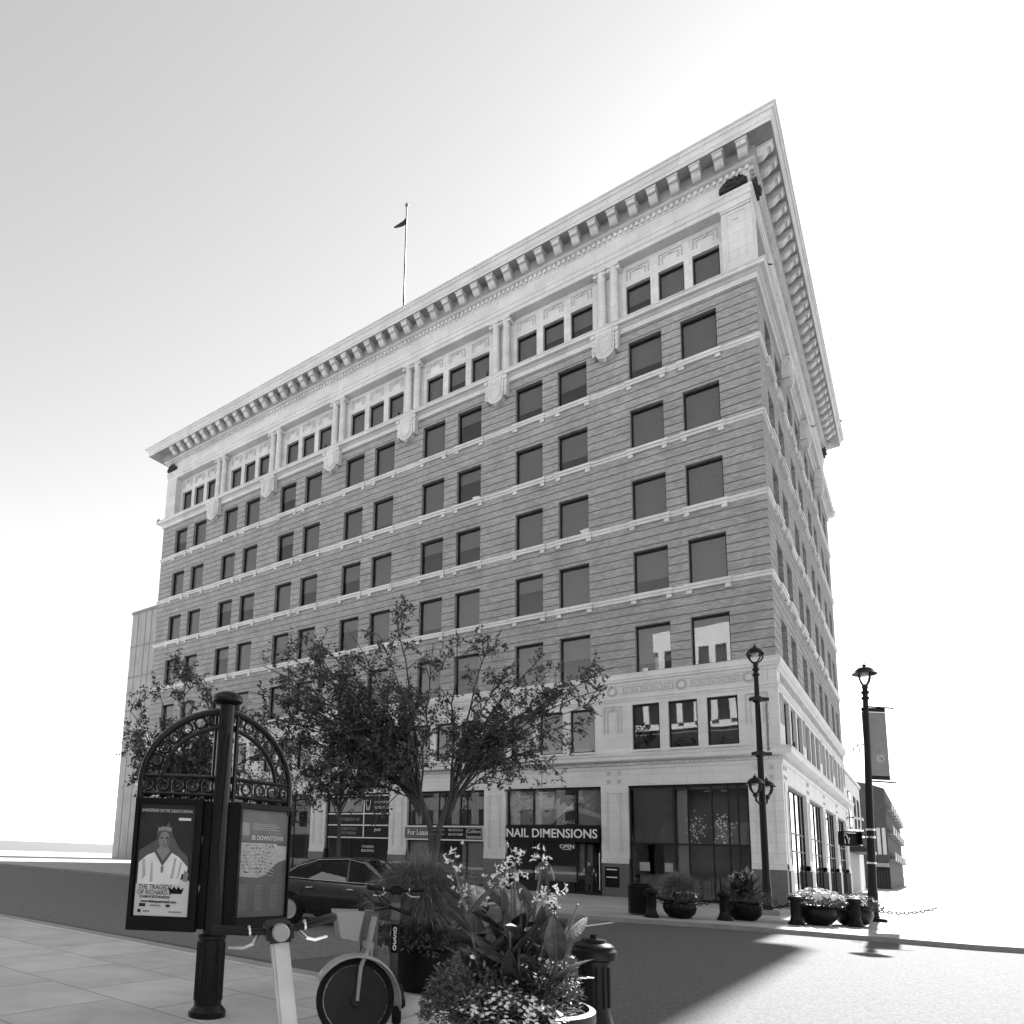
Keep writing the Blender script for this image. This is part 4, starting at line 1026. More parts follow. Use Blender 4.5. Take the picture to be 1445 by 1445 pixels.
# ------------------------------------------------------------------ poster kiosk
KX, KY = -.657, -29.776
kk = thing('poster_kiosk', 'black iron street kiosk with mushroom capped post, play poster and city map', 'kiosk', (KX, KY, 0))
mb = MB(); mb.lathe([(.17, 0), (.17, .05), (.125, .1), (.12, .68), (.13, .69), (.13, .715), (.09, .73), (.085, .80), (.078, 2.6), (.078, 2.90)], (0, 0, 0), 20)
for k in range(14):
    a = k*2*math.pi/14; mb.tube([(.122*math.cos(a), .122*math.sin(a), .14), (.122*math.cos(a), .122*math.sin(a), .66)], .012, 4)
mb.obj('post', M['blackiron'], kk, smooth=True)
mb = MB(); mb.lathe([(.0, 2.90), (.10, 2.905), (.145, 2.935), (.15, 2.965), (.13, 3.0), (.08, 3.03), (.0, 3.045)], (0, 0, 0), 24); mb.obj('mushroom_cap', M['blackiron'], kk, smooth=True)
fa = math.atan2(.6359, .7718)
mb = MB(); axc = Matrix.Rotation(fa, 3, 'Z')
mb.cbox(axc @ Vector((-.005, .11, 1.36)), .40, .17, 1.20, axc); mb.obj('side_case', M['black'], kk, bevel=.015)
mb = MB(); mb.tube([axc @ Vector((-.10, .06, .80)), axc @ Vector((-.10, .06, 2.8))], .022, 6); mb.tube([axc @ Vector((.10, .06, .80)), axc @ Vector((.10, .06, 2.8))], .022, 6)
mb.tube([axc @ Vector((.075, -.03, .72)), axc @ Vector((.03, -.085, 1.5)), axc @ Vector((.055, -.07, 2.6))], .012, 5)
mb.obj('conduit', M['blackiron'], kk)
mb = MB()
for j in range(7):
    z = .95 + j*.15; mb.cbox(axc @ Vector((-.205 + .018*math.sin(j*2), .018, z)), .06 + .03*math.sin(j*3.1), .012, .15, axc @ Matrix.Rotation(.2*math.sin(j*1.7), 3, 'Y'))
mb.obj('torn_paper', mat('torn_paper', .32, .9, .45, 30), kk)
def wing(ang, sgn, w_, fr_):
    A = Matrix.Rotation(ang, 3, 'Z'); X = lambda x, y, z: A @ Vector((x*sgn, y, z))
    mb = MB(lambda x, y, z: X(x, y, z))
    Rr = w_ - .02
    mb.tube([(Rr, 0, 1.88), (Rr, 0, 2.12)] + [(Rr*math.cos(t*math.pi/24), 0, 2.12 + .72*math.sin(t*math.pi/24)) for t in range(1, 13)], .033, 8)
    ri = Rr - .20
    mb.tube([(ri, 0, 2.19)] + [(ri*math.cos(t*math.pi/24), 0, 2.16 + .52*math.sin(t*math.pi/24)) for t in range(1, 13)], .023, 8)
    mb.tube([(.05, 0, 2.19), (Rr, 0, 2.19)], .020, 8); mb.tube([(.05, 0, 2.02), (Rr, 0, 2.02)], .019, 8)
    a = mb.obj('arch_frame', M['blackiron'], kk)
    mb = MB(lambda x, y, z: X(x, y, z))
    for t in range(7):
        th = .12 + t*.215; rm = Rr - .10; c = (rm*math.cos(th), 2.14 + .62*math.sin(th))
        mb.tube([(c[0] + .056*math.cos(q*.5236), 0, c[1] + .056*math.sin(q*.5236)) for q in range(12)], .014, 5, True)
        th += .107; 
        for e in (-.02, .02):
            mb.tube([((Rr - .19)*math.cos(th + e), 0, 2.14 + .53*math.sin(th + e)), (Rr*math.cos(th + e), 0, 2.13 + .71*math.sin(th + e))], .006, 4)
    n = 5
    for t in range(n):
        cx = .13 + (Rr - .20)*t/(n - 1)
        mb.tube([(cx + .058*math.cos(q*.5236), 0, 2.105 + .058*math.sin(q*.5236)) for q in range(12)], .014, 5, True)
        mb.tube([(cx + .078, 0, 2.02), (cx + .078, 0, 2.19)], .007, 4)
        mb.tube([(cx - .03, 0, 1.99), (cx + .03, 0, 1.99)], .012, 4)
    mb.obj('ring_ornament', M['blackiron'], a)
    x0 = .16
    mb = MB(lambda x, y, z: X(x, y, z)); f = fr_
    mb.box(x0, w_, -.05, .05, 1.92, 1.97); mb.box(x0, w_, -.05, .05, .74, .86); mb.box(x0, x0 + f, -.05, .05, .86, 1.92); mb.box(w_ - f*.6, w_, -.05, .05, .86, 1.92)
    mb.box(x0 + f, w_ - f*.6, -.01, .05, .86, 1.92)
    c = mb.obj('display_case', M['black'], kk)
    return c, X
pc, X = wing(fa, -1, .80, .06)
def poster(parent, X, polys):
    for nm_, y, m_, pts in polys:
        q = MB(X); q.prism(pts, -y, -y + .002, 'xz'); q.obj(nm_, m_, parent)
LX_ = lambda x, y, z: X(-x, y, z)        # image-right positive for the left wing
# play poster: dark field, robed figure, pale foot
fig = [('poster_sheet', .014, M['darkgrey'], [(-.755, .865), (-.235, .865), (-.235, 1.915), (-.755, 1.915)]),
       ('poster_sheet', .017, M['offwhite'], [(-.745, .872), (-.245, .872), (-.245, 1.20), (-.30, 1.22), (-.42, 1.17), (-.55, 1.18), (-.745, 1.16)]),
       ('printed_hill', .0165, M['midgrey'], [(-.74, 1.3), (-.74, 1.47), (-.55, 1.60), (-.48, 1.75), (-.43, 1.62), (-.36, 1.5), (-.28, 1.43), (-.26, 1.3)]),
       ('printed_robe', .0185, M['white'], [(-.735, 1.16), (-.735, 1.36), (-.66, 1.43), (-.59, 1.46), (-.51, 1.35), (-.43, 1.46), (-.36, 1.42), (-.27, 1.33), (-.28, 1.25), (-.32, 1.27), (-.34, 1.17)]),
       ('printed_collar', .0195, M['midgrey'], [(-.60, 1.47), (-.51, 1.33), (-.42, 1.47), (-.44, 1.48), (-.51, 1.375), (-.58, 1.48)]),
       ('printed_collar', .0192, M['blind'], [(-.575, 1.475), (-.51, 1.38), (-.445, 1.475), (-.47, 1.51), (-.55, 1.51)]),
       ('printed_pendant', .0196, M['grey'], [(-.525, 1.33), (-.495, 1.33), (-.50, 1.27), (-.52, 1.27)]),
       ('printed_face', .020, M['grey'], [(-.51 + .052*math.cos(t*.4189), 1.575 + .082*math.sin(t*.4189)) for t in range(15)]),
       ('printed_hair', .0199, tone(.07), [(-.575, 1.58), (-.585, 1.66), (-.55, 1.70), (-.51, 1.71), (-.47, 1.70), (-.435, 1.66), (-.445, 1.58), (-.46, 1.63), (-.51, 1.655), (-.56, 1.63)]),
       ('printed_crown', .021, tone(.24), [(-.57, 1.655), (-.575, 1.70), (-.555, 1.685), (-.54, 1.705), (-.51, 1.695), (-.48, 1.705), (-.465, 1.685), (-.445, 1.70), (-.45, 1.655), (-.51, 1.67)]),
       ('printed_eye', .0205, M['darkgrey'], [(-.548, 1.588), (-.548, 1.60), (-.522, 1.60), (-.522, 1.588)]), ('printed_eye', .0205, M['darkgrey'], [(-.498, 1.588), (-.498, 1.60), (-.472, 1.60), (-.472, 1.588)]),
       ('printed_nose', .0205, tone(.13), [(-.512, 1.59), (-.522, 1.555), (-.50, 1.552)]), ('printed_mouth', .0205, tone(.08), [(-.53, 1.532), (-.49, 1.532), (-.495, 1.525), (-.525, 1.525)]),
       ('printed_shade', .0204, tone(.12), [(-.485, 1.62), (-.46, 1.60), (-.463, 1.55), (-.49, 1.505), (-.50, 1.50), (-.485, 1.55)]),
       ('printed_fold', .0187, tone(.4), [(-.70, 1.38), (-.68, 1.40), (-.66, 1.24), (-.69, 1.20)]), ('printed_fold', .0187, tone(.4), [(-.40, 1.41), (-.38, 1.41), (-.40, 1.22), (-.43, 1.22)]), ('printed_fold', .0187, tone(.45), [(-.62, 1.36), (-.60, 1.36), (-.59, 1.18), (-.62, 1.18)]),
       ('printed_fold', .0187, tone(.45), [(-.34, 1.38), (-.325, 1.37), (-.35, 1.22), (-.37, 1.22)]),
       ('printed_sleeve', .0186, M['grey'], [(-.30, 1.30), (-.255, 1.27), (-.27, 1.19), (-.31, 1.2)]),
       ('printed_label', .018, M['white'], [(-.385, 1.765), (-.27, 1.765), (-.27, 1.79), (-.385, 1.79)]),
       ('printed_crown', .0198, M['black'], [(-.42, 1.08), (-.44, 1.14), (-.40, 1.12), (-.385, 1.15), (-.36, 1.12), (-.345, 1.15), (-.32, 1.12), (-.29, 1.14), (-.31, 1.08)]),
       ('printed_mark', .0198, M['darkgrey'], [(-.70, .955), (-.64, .955), (-.64, .985), (-.70, .985)]), ('printed_mark', .0198, M['darkgrey'], [(-.45, .955), (-.41, .955), (-.41, .98), (-.45, .98)]),
       ('printed_mark', .0198, M['blind'], [(-.60, .96), (-.50, .96), (-.50, .975), (-.60, .975)]), ('printed_mark', .0198, M['darkgrey'], [(-.71, .90), (-.68, .90), (-.68, .93), (-.71, .93)]),
       ('printed_mark', .0198, M['blind'], [(-.66, .905), (-.60, .905), (-.60, .922), (-.66, .922)]), ('printed_mark', .0198, M['blind'], [(-.42, .905), (-.30, .905), (-.30, .92), (-.42, .92)])]
poster(pc, LX_, fig)
def wtext(s, m_, par, X, x, y, z, size, rz, **k):
    p = X(x, -y, z); return text(s, m_, par, p, size, .0008, rz=rz, **k)
wtext('SHAKESPEARE ON THE SASKATCHEWAN', M['offwhite'], pc, LX_, -.50, .02, 1.85, .042, fa, sx=.62)
wtext('THE TRAGEDY', M['darkgrey'], pc, LX_, -.56, .021, 1.135, .062, fa, sx=.78); wtext('OF RICHARD II', M['darkgrey'], pc, LX_, -.565, .021, 1.085, .062, fa, sx=.78)
wtext('CO-DIR BY SKYE BRANDON', M['darkgrey'], pc, LX_, -.56, .021, 1.045, .032, fa, sx=.7, bold=.0006)
wtext('www.shakespearesask.com', M['black'], pc, LX_, -.52, .021, 1.005, .036, fa, bold=.0008, sx=.85)
# map wing
am = R(87)
mc, X2 = wing(am, 1, .90, .028)
mp = [('map_sheet', .014, M['midgrey'], [(.19, .865), (.882, .865), (.882, 1.915), (.19, 1.915)]),
      ('map_header', .016, tone(.13), [(.20, 1.60), (.87, 1.60), (.87, 1.90), (.20, 1.90)]),
      ('printed_map', .017, tone(.36), [(.20, 1.26), (.20, 1.585), (.74, 1.585), (.74, 1.565), (.868, 1.565), (.868, 1.43), (.76, 1.40), (.66, 1.33), (.60, 1.27), (.50, 1.245), (.36, 1.25)]),
      ('printed_label', .018, tone(.25), [(.24, 1.655), (.36, 1.655), (.36, 1.78), (.24, 1.78)])]
for j in range(4): mp.append(('printed_label', .018, tone(.28), [(.40, 1.715 + j*.018), (.76 - .05*(j % 2), 1.715 + j*.018), (.76 - .05*(j % 2), 1.722 + j*.018), (.40, 1.722 + j*.018)]))
for j in range(16):
    for c in range(3): mp.append(('printed_listing', .018, tone(.2), [(.27 + c*.2, 1.17 - j*.016), (.27 + c*.2 + .09 + .05*random.random(), 1.17 - j*.016), (.27 + c*.2 + .09, 1.175 - j*.016), (.27 + c*.2, 1.175 - j*.016)]))
poster(mc, X2, mp)
q = MB(X2)
for j in range(9): 
    y0 = 1.28 + j*.033; q.tube([(.25, -.021, y0), (.55, -.021, y0 + .01), (.70, -.021, y0 - .02)], .0022, 4)
    x0 = .28 + j*.045; q.tube([(x0, -.021, 1.27), (x0 + .02, -.021, 1.57)], .0022, 4)
q.tube([(.52, -.022, 1.26), (.60, -.022, 1.40), (.72, -.022, 1.48), (.84, -.022, 1.44)], .004, 4); q.tube([(.70, -.022, 1.56), (.74, -.022, 1.48), (.84, -.022, 1.52)], .004, 4)
q.obj('printed_streets', M['offwhite'], mc)
q = MB(X2); rk = random.Random(9)
for j in range(150):
    x = rk.uniform(.26, .68); z = rk.uniform(1.28, 1.57); s_ = rk.uniform(.003, .008); q.box(x - s_, x + s_, -.0205, -.02, z - s_*.8, z + s_*.8)
q.obj('printed_blocks', M['darkgrey'], mc)
wtext('BE DOWNTOWN', M['offwhite'], mc, X2, .60, .021, 1.635, .062, am, bold=.0005, sx=.85)

# ------------------------------------------------------------------ scooters and the shared bike
def scooter(name, label, base, heading, lean, dark, num=None, wide=False):
    t = thing(name, label, 'scooter', base, heading, 'parked rental scooters'); t.rotation_euler = (R(lean), 0, heading)
    pm = M['grey'] if not dark else M['darkgrey']
    st = Matrix.Rotation(R(-12), 3, 'Y')                         # stem rakes back from the front wheel (+x is forward)
    top = Vector((.40, 0, 1.10)); bot = Vector((.62, 0, .22)); dirn = (top - bot)
    axs = Matrix((Vector((dirn.normalized().z, 0, -dirn.normalized().x)), Vector((0, 1, 0)), dirn.normalized())).transposed()
    mb = MB(); mb.cbox((top + bot)/2, .075, .085 if not wide else .11, dirn.length, axs); mb.obj('stem', mat('scooter_stem', .42 if not dark else .10, .4, .1, 8, metal=.3), t, bevel=.012)
    mb = MB(); mb.cbox((-.05, 0, .16), .86, .17, .08); mb.cbox((.45, 0, .18), .3, .12, .06, Matrix.Rotation(R(-14), 3, 'Y')); mb.obj('deck', pm, t, bevel=.015)
    for x, r in ((.66, .13), (-.56, .12)):
        mb = MB(); ax_ = Matrix.Rotation(R(90), 3, 'X'); mb.lathe([(r*.55, -.035), (r*.9, -.04), (r, -.02), (r, .02), (r*.9, .04), (r*.55, .035)], (x, 0, r), 22, ax_); wh = mb.obj('wheel', M['rubber'], t, smooth=True)
        mb = MB(); mb.lathe([(0, -.03), (r*.56, -.028), (r*.56, .028), (0, .03)], (x, 0, r), 18, ax_); mb.obj('hub', M['silver'], wh, smooth=True)
        mb = MB(); mb.tube([(x + (r + .02)*math.cos(a), 0, r + (r + .02)*math.sin(a)) for a in [R(20 + 10*k) for k in range(14)]], .022, 6); mb.obj('mudguard', pm, t)
    # head block, handlebar, grips, brake lever, lamp
    mb = MB(); mb.cbox((.40, 0, 1.13), .15, .13, .085, Matrix.Rotation(R(8), 3, 'Y')); hb = mb.obj('control_head', M['darkmetal'], t, bevel=.015)
    mb = MB(); mb.lathe([(0, .0), (.036, .0), (.042, -.012), (.042, -.04), (0, -.04)], (.50, 0, 1.13), 18, Matrix.Rotation(R(90), 3, 'Y')); mb.obj('headlight', M['grey'], hb, smooth=True)
    hw = .27
    mb = MB(); mb.tube([(.31, -hw, 1.15), (.37, -hw*.55, 1.135), (.40, 0, 1.13), (.37, hw*.55, 1.135), (.31, hw, 1.15)], .017, 10); br = mb.obj('handlebar', M['darkmetal'], t, smooth=True)
    for s in (-1, 1):
        mb = MB(); mb.tube([(.295, s*(hw + .03), 1.153), (.30, s*(hw + .025), 1.153), (.345, s*(hw - .11), 1.142)], [.02, .024, .021], 12); mb.obj('grip', M['rubber'], br, smooth=True)
        mb = MB(); mb.tube([(.38, s*.10, 1.12), (.43, s*.13, 1.085), (.41, s*.17, 1.07), (.375, s*.24, 1.075)], [.010, .010, .009, .007], 7); mb.tube([(.37, s*(hw - .14), 1.14), (.37, s*(hw - .13), 1.14)], .027, 10); mb.obj('brake_lever', M['silver'], br, smooth=True)
    if num:
        back = axs @ Vector((-1, 0, 0))
        c = bot + dirn*.74
        mb = MB(); mb.cbox(bot + dirn*.80, .09, .095, .2, axs); mb.cbox(bot + dirn*.97, .07, .06, .09, axs); mb.obj('battery_case', mat('scooter_case', .16, .5, .1, 8), t, bevel=.01)
    return t, axs, bot, dirn
# near scooter leaning on its stand, bar running across the left foreground
hd = math.atan2(-.75, .62)
s1, _, _, _ = scooter('rental_scooter', 'closest rental scooter with pale stem and round headlight, its bar below the map panel', (2.15, -31.66, 0), 0, 0, False)
fwd = Vector((.80, -.60, 0)).normalized(); hz = math.atan2(fwd.y, fwd.x)
s1.rotation_euler = (R(7), 0, hz); s1.location = Vector((2.21, -31.64, 0)) - fwd*.42 + Vector((0, 0, .02))
s3, axs, bot, dirn = scooter('rental_scooter', 'upright dark rental scooter marked 0530 standing against the black pot', (0, 0, 0), 0, 0, True, '0530')
h3 = math.atan2(.80, -.60); s3.rotation_euler = (0, 0, h3); f3 = Vector((-.60, .80, 0)); s3.location = Vector((.17, -28.0, .02)) - f3*.40
# number plate on the stem's back, reading downwards
for j, chh in enumerate('0530'):
    me = text_mesh(chh, .082, .002, bold=.002); me.materials.clear(); me.materials.append(M['white'])
    o = link('lettering', me, s3); p = bot + dirn*(.58 - j*.072) + axs @ Vector((-.0425, 0, 0))
    # plane facing backwards (-x of the scooter)
    o.matrix_local = Matrix.Translation(p) @ (axs @ Matrix(((0, 0, -1), (-1, 0, 0), (0, 1, 0)))).to_4x4()
mb = MB(); mb.cbox(bot + dirn*.475 + axs @ Vector((-.039, 0, 0)), .003, .074, .31, axs); mb.obj('number_plate', M['black'], s3)
# shared bike, front wheel turned
bk = thing('rental_bike', 'pale rental bike with a front tray and wide front mudguard between the two scooters', 'bicycle', (.80, -29.44, 0))
st_ax = Matrix.Rotation(R(232), 3, 'Z')          # steered front assembly
fr_ax = Matrix.Rotation(R(128), 3, 'Z')          # frame trails behind, away from the camera
Wv = lambda x, y, z: st_ax @ Vector((x, y, z))
mb = MB(Wv); ax_ = Matrix.Rotation(R(90), 3, 'X')
mb.tube([(.31*math.cos(a), 0, .33 + .31*math.sin(a)) for a in [k*2*math.pi/32 for k in range(32)]], .024, 8, True); wh = mb.obj('front_wheel', M['rubber'], bk, smooth=True)
mb = MB(Wv); mb.tube([(.285*math.cos(a), 0, .33 + .285*math.sin(a)) for a in [k*2*math.pi/32 for k in range(32)]], .009, 6, True)
mb.lathe([(0, -.05), (.05, -.05), (.06, -.02), (.27, -.015), (.27, .015), (.06, .02), (.05, .05), (0, .05)], (0, 0, .33), 24, ax_); mb.obj('rim', M['darkgrey'], wh)
pale = mat('pale_bike_paint', .30, .4, .08, 6)
mb = MB(Wv); ids = []
for k in range(15):
    a = R(28 + 11.5*k); r0 = .37
    ids.append([mb.P((r0*math.cos(a), s*.095, .33 + r0*math.sin(a) - (.02 if abs(s) == 1 else 0))) for s in (-1, -.5, .5, 1)])
for a, b in zip(ids, ids[1:]):
    for j in range(3): mb.face([a[j], a[j+1], b[j+1], b[j]])
mg = mb.obj('mudguard', pale, bk, smooth=True); sm = mg.modifiers.new('thickness', 'SOLIDIFY'); sm.thickness = .006
mb = MB(Wv)
for s in (-1, 1): mb.tube([(0, s*.06, .33), (-.02, s*.06, .60), (-.09, s*.05, .76)], [.014, .018, .02], 8)
mb.cbox((-.09, 0, .77), .06, .16, .05); mb.tube([(-.09, 0, .76), (-.14, 0, 1.0)], .024, 10); mb.obj('fork', pale, bk, smooth=True)
mb = MB(Wv); mb.prism([(.04, .83), (.15, .85), (.19, 1.03), (.0, 1.03)], -.11, .11, 'xz'); mb.obj('front_tray', mat('pale_tray', .30, .5, .05, 5), bk, bevel=.02)
mb = MB(Wv); mb.tube([(-.30, -.30, 1.07), (-.2, -.26, 1.10), (-.14, 0, 1.06), (-.2, .26, 1.10), (-.30, .30, 1.07)], .014, 8); hbk = mb.obj('handlebar', M['darkmetal'], bk, smooth=True)
for s in (-1, 1):
    mb = MB(Wv); mb.tube([(-.36, s*.31, 1.055), (-.26, s*.29, 1.085)], .019, 10); mb.obj('grip', M['rubber'], hbk)
mb = MB(Wv); mb.tube([(-.2, .1, 1.08), (-.1, .16, 1.22), (-.18, .30, 1.14)], .006, 5); mb.tube([(-.2, -.1, 1.08), (-.06, -.08, 1.18), (.0, .0, 1.05)], .006, 5); mb.obj('cable', M['rubber'], bk)
h0 = st_ax @ Vector((-.10, 0, .78))
Fv = lambda x, y, z: fr_ax @ Vector((x, y, z)) + Vector((h0.x, h0.y, 0))
mb = MB(Fv); mb.tube([(.02, 0, .78), (.30, 0, .42), (.48, 0, .33)], .035, 10); mb.tube([(.48, 0, .33), (.62, 0, .78)], .028, 10); mb.tube([(.48, .05, .33), (.95, .06, .33)], .016, 8); mb.tube([(.58, 0, .6), (.95, .06, .33)], .014, 8); mb.obj('frame', pale, bk, smooth=True)
mb = MB(Fv); mb.cbox((.20, 0, .78), .12, .15, .52, Matrix.Rotation(R(-4), 3, 'Y')); mb.obj('battery_case', mat('bike_case', .15, .5, .1, 8), bk, bevel=.03)
mb = MB(Fv); mb.lathe([(0, .95), (.06, .93), (.1, .90), (.11, .87), (.05, .85), (0, .85)], (.62, 0, 0), 14); mb.tube([(.62, 0, .76), (.62, 0, .87)], .015, 8); mb.obj('saddle', M['rubber'], bk, smooth=True)
mb = MB(Fv); mb.tube([(.95 + .31*math.cos(k*math.pi/16), 0, .33 + .31*math.sin(k*math.pi/16)) for k in range(32)], .024, 8, True); wh = mb.obj('rear_wheel', M['rubber'], bk, smooth=True)
mb = MB(Fv); mb.tube([(.95 + .285*math.cos(k*math.pi/16), 0, .33 + .285*math.sin(k*math.pi/16)) for k in range(32)], .009, 6, True)
for k in range(16): a = k*math.pi/8; mb.tube([(.95, .03*(1 if k % 2 else -1), .33), (.95 + .285*math.cos(a), 0, .33 + .285*math.sin(a))], .0018, 3)
mb.obj('rim', M['silver'], wh)

# ------------------------------------------------------------------ cars
def car(name, label, loc, rz, paint, group='cars on the street'):
    t = thing(name, label, 'car', loc, rz, group)
    Lh = 2.28
    # stations: x, half width, bottom z, mid z, shoulder z, deck z(centre)
    S = [(-2.28, .66, .42, .55, .72, .74), (-2.22, .78, .32, .55, .90, .93), (-1.9, .86, .27, .55, .97, 1.02), (-1.2, .89, .24, .55, .95, .62), (-.3, .90, .23, .55, .92, .55), (.6, .90, .23, .55, .90, .60), (.95, .89, .23, .55, .885, .95), (1.5, .87, .25, .54, .82, .88), (1.95, .82, .28, .52, .72, .78), (2.22, .70, .32, .5, .62, .66), (2.3, .55, .40, .5, .55, .56)]
    mb = MB(); rings = []
    for x, hw, zb_, zm, zs, zd in S:
        rings.append([mb.P(p) for p in ((x, -hw*.9, zb_), (x, -hw, zm), (x, -hw*.985, (zm+zs)/2 + .04), (x, -hw*.93, zs), (x, -hw*.5, zd - .01), (x, 0, zd), (x, hw*.5, zd - .01), (x, hw*.93, zs), (x, hw*.985, (zm+zs)/2 + .04), (x, hw, zm), (x, hw*.9, zb_))])
    for a, b in zip(rings, rings[1:]):
        for j in range(11): mb.face([a[j], a[(j+1) % 11], b[(j+1) % 11], b[j]])
    mb.face(rings[0][::-1]); mb.face(rings[-1])
    body = mb.obj('body', paint, t, smooth=True)
    # greenhouse: roof panel, pillars, glass
    base = [(-1.75, .80, .98), (-1.0, .84, .965), (.0, .845, .94), (.95, .80, .925)]
    top = [(-1.05, .56, 1.36), (-.65, .60, 1.42), (-.05, .61, 1.44), (.28, .58, 1.40)]
    mb = MB()
    r2 = [[mb.P((x, -hw, z)), mb.P((x, -hw*.5, z + .035)), mb.P((x, hw*.5, z + .035)), mb.P((x, hw, z))] for x, hw, z in top]
    for a, b in zip(r2, r2[1:]):
        for j in range(3): mb.face([a[j], a[j+1], b[j+1], b[j]])
    ro = mb.obj('roof', paint, t, smooth=True); sm = ro.modifiers.new('thickness', 'SOLIDIFY'); sm.thickness = .03
    mb = MB()
    for s in (-1, 1):
        mb = MB()
        for k in (0, 2, 3):
            a, b = base[k], top[k]; mb.tube([(a[0], s*a[1], a[2] - .02), (a[0]*.45 + b[0]*.55, s*(a[1]*.42 + b[1]*.58), a[2]*.42 + b[2]*.58), (b[0], s*b[1], b[2])], .035, 6)
        mb.tube([(top[k][0], s*top[k][1], top[k][2]) for k in range(4)], .03, 6)
        mb.obj('roof_pillar', paint, t, smooth=True)
    for s in (-1, 1):
        mb = MB()
        for k in range(3): mb.quad((base[k][0], s*base[k][1], base[k][2]), (base[k+1][0], s*base[k+1][1], base[k+1][2]), (top[k+1][0], s*top[k+1][1], top[k+1][2]), (top[k][0], s*top[k][1], top[k][2]))
        mb.obj('side_window', M['carglass'], t)
    mb = MB(); a, b = base[3], top[3]; mb.quad((a[0], -a[1], a[2]), (a[0] + .12, 0, a[2] + .02), (b[0] + .08, 0, b[2] + .03), (b[0], -b[1], b[2])); mb.quad((a[0], a[1], a[2]), (a[0] + .12, 0, a[2] + .02), (b[0] + .08, 0, b[2] + .03), (b[0], b[1], b[2]))
    mb.obj('windscreen', M['carglass'], t, smooth=True)
    mb = MB(); a, b = base[0], top[0]; mb.quad((a[0], -a[1], a[2]), (a[0], a[1], a[2]), (b[0], b[1], b[2] + .02), (b[0], -b[1], b[2] + .02)); mb.obj('rear_window', M['carglass'], t)
    mb = MB()
    for s in (-1, 1): mb.tube([(base[0][0] + .12, s*(base[0][1] + .012), base[0][2] + .02)] + [(x, s*(hw + .02), z + .012) for x, hw, z in base[1:]], .010, 5); mb.tube([(base[0][0] + .14, s*(base[0][1] + .01), base[0][2] + .03), (-1.25, s*.72, 1.24), (-.8, s*.64, 1.39), (-.1, s*.645, 1.43), (.3, s*.64, 1.36), (.62, s*.74, 1.15), (.90, s*.81, .95)], .010, 5)
    mb.obj('window_trim', M['silver'], t)
    mb = MB(); mb.box(-1.4, .8, -.75, .75, .35, .75)
    for x in (.1, -.85):
        for s in (-.36, .36): mb.cbox((x - .2, s, .92), .14, .42, .5, Matrix.Rotation(R(-12), 3, 'Y')); mb.cbox((x - .26, s, 1.22), .09, .22, .16)
    mb.box(.6, .9, -.7, .7, .75, .92); mb.obj('seats', M['black'], t)
    for s in (-1, 1):
        mb = MB(); mb.lathe([(0, -.09), (.06, -.085), (.085, -.03), (.08, .04), (.0, .06)], (.78, s*.98, 1.0), 12, Matrix.Rotation(R(90), 3, 'Y')); mb.cbox((.80, s*.88, .96), .06, .12, .04); mb.obj('mirror', paint, t, smooth=True)
        mb = MB(); mb.lathe([(0, -.02), (.08, -.02), (.12, .0), (0, .03)], (2.16, s*.60, .60), 12, Matrix.Rotation(R(90), 3, 'Y')); mb.obj('headlight', M['lampglass'], t)
        mb = MB(); mb.cbox((-2.22, s*.62, .80), .06, .26, .14); mb.obj('tail_light', M['grey'], t)
        mb = MB()
        for x in (-.16, .96): mb.tube([(x, s*.905, .34), (x, s*.912, .6), (x - .03, s*.89, .90)], .004, 4)
        mb.tube([(-1.1, s*.90, .32), (-1.12, s*.905, .55), (-1.0, s*.89, .9)], .004, 4); mb.tube([(-1.1, s*.895, .26), (.96, s*.90, .26)], .01, 4)
        mb.obj('door_seam', M['black'], t)
        mb = MB()
        for x in (-.95, .02): mb.tube([(x, s*.915, .80), (x + .16, s*.915, .805)], .014, 6)
        mb.obj('door_handle', M['silver'], t)
        for x in (-1.38, 1.42):
            ax_ = Matrix.Rotation(R(90*s), 3, 'X')
            mb = MB(); mb.lathe([(0, .02), (.36, .02), (.375, .0), (.36, -.03), (0, -.03)], (x, s*.855, .335), 28, ax_); mb.obj('wheel_arch', M['black'], t)
            wl = thing('wheel', '', '', (x, s*.80, .32)); del wl['label']; del wl['category']; wl.parent = t
            mb = MB(); mb.lathe([(.21, -.10), (.29, -.11), (.318, -.08), (.32, 0), (.318, .05), (.29, .08), (.215, .09), (.21, .06)], (0, 0, 0), 32, Matrix.Rotation(R(-90*s), 3, 'X')); mb.obj('tyre', M['rubber'], wl, smooth=True)
            mb = MB(); A_ = Matrix.Rotation(R(-90*s), 3, 'X'); mb.lathe([(.185, .09), (.21, .095), (.212, .06), (.19, .05)], (0, 0, 0), 28, A_); mb.lathe([(0, .085), (.05, .085), (.06, .07), (.06, .05), (0, .05)], (0, 0, 0), 14, A_)
            for k in range(14):
                a = k*2*math.pi/14; mb.tube([A_ @ Vector((.04*math.cos(a), .04*math.sin(a), .075)), A_ @ Vector((.195*math.cos(a), .195*math.sin(a), .082))], .010, 4)
            mb.lathe([(0, .03), (.2, .03), (.2, .02), (0, .02)], (0, 0, 0), 20, A_)
            mb.obj('rim', M['alloy'], wl)
    mb = MB(); mb.box(2.22, 2.32, -.45, .45, .46, .55); mb.obj('grille', M['black'], t)
    return t
ch = R(14)
dc = car('parked_car', 'dark sedan with chrome window trim passing behind the kiosk', (-7.05 + 1.38*math.cos(ch) + .8*math.sin(ch)*-1 + .25, -22.15 + 1.38*math.sin(ch) + .8*math.cos(ch), -.12), ch, M['carpaint'])
dc.scale = (1.05, 1.05, 1.05)
car('parked_car', 'pale car mostly hidden beyond the dark sedan roof', (-7.2, -16.2, -.12), 0, M['carpaint_pale'])

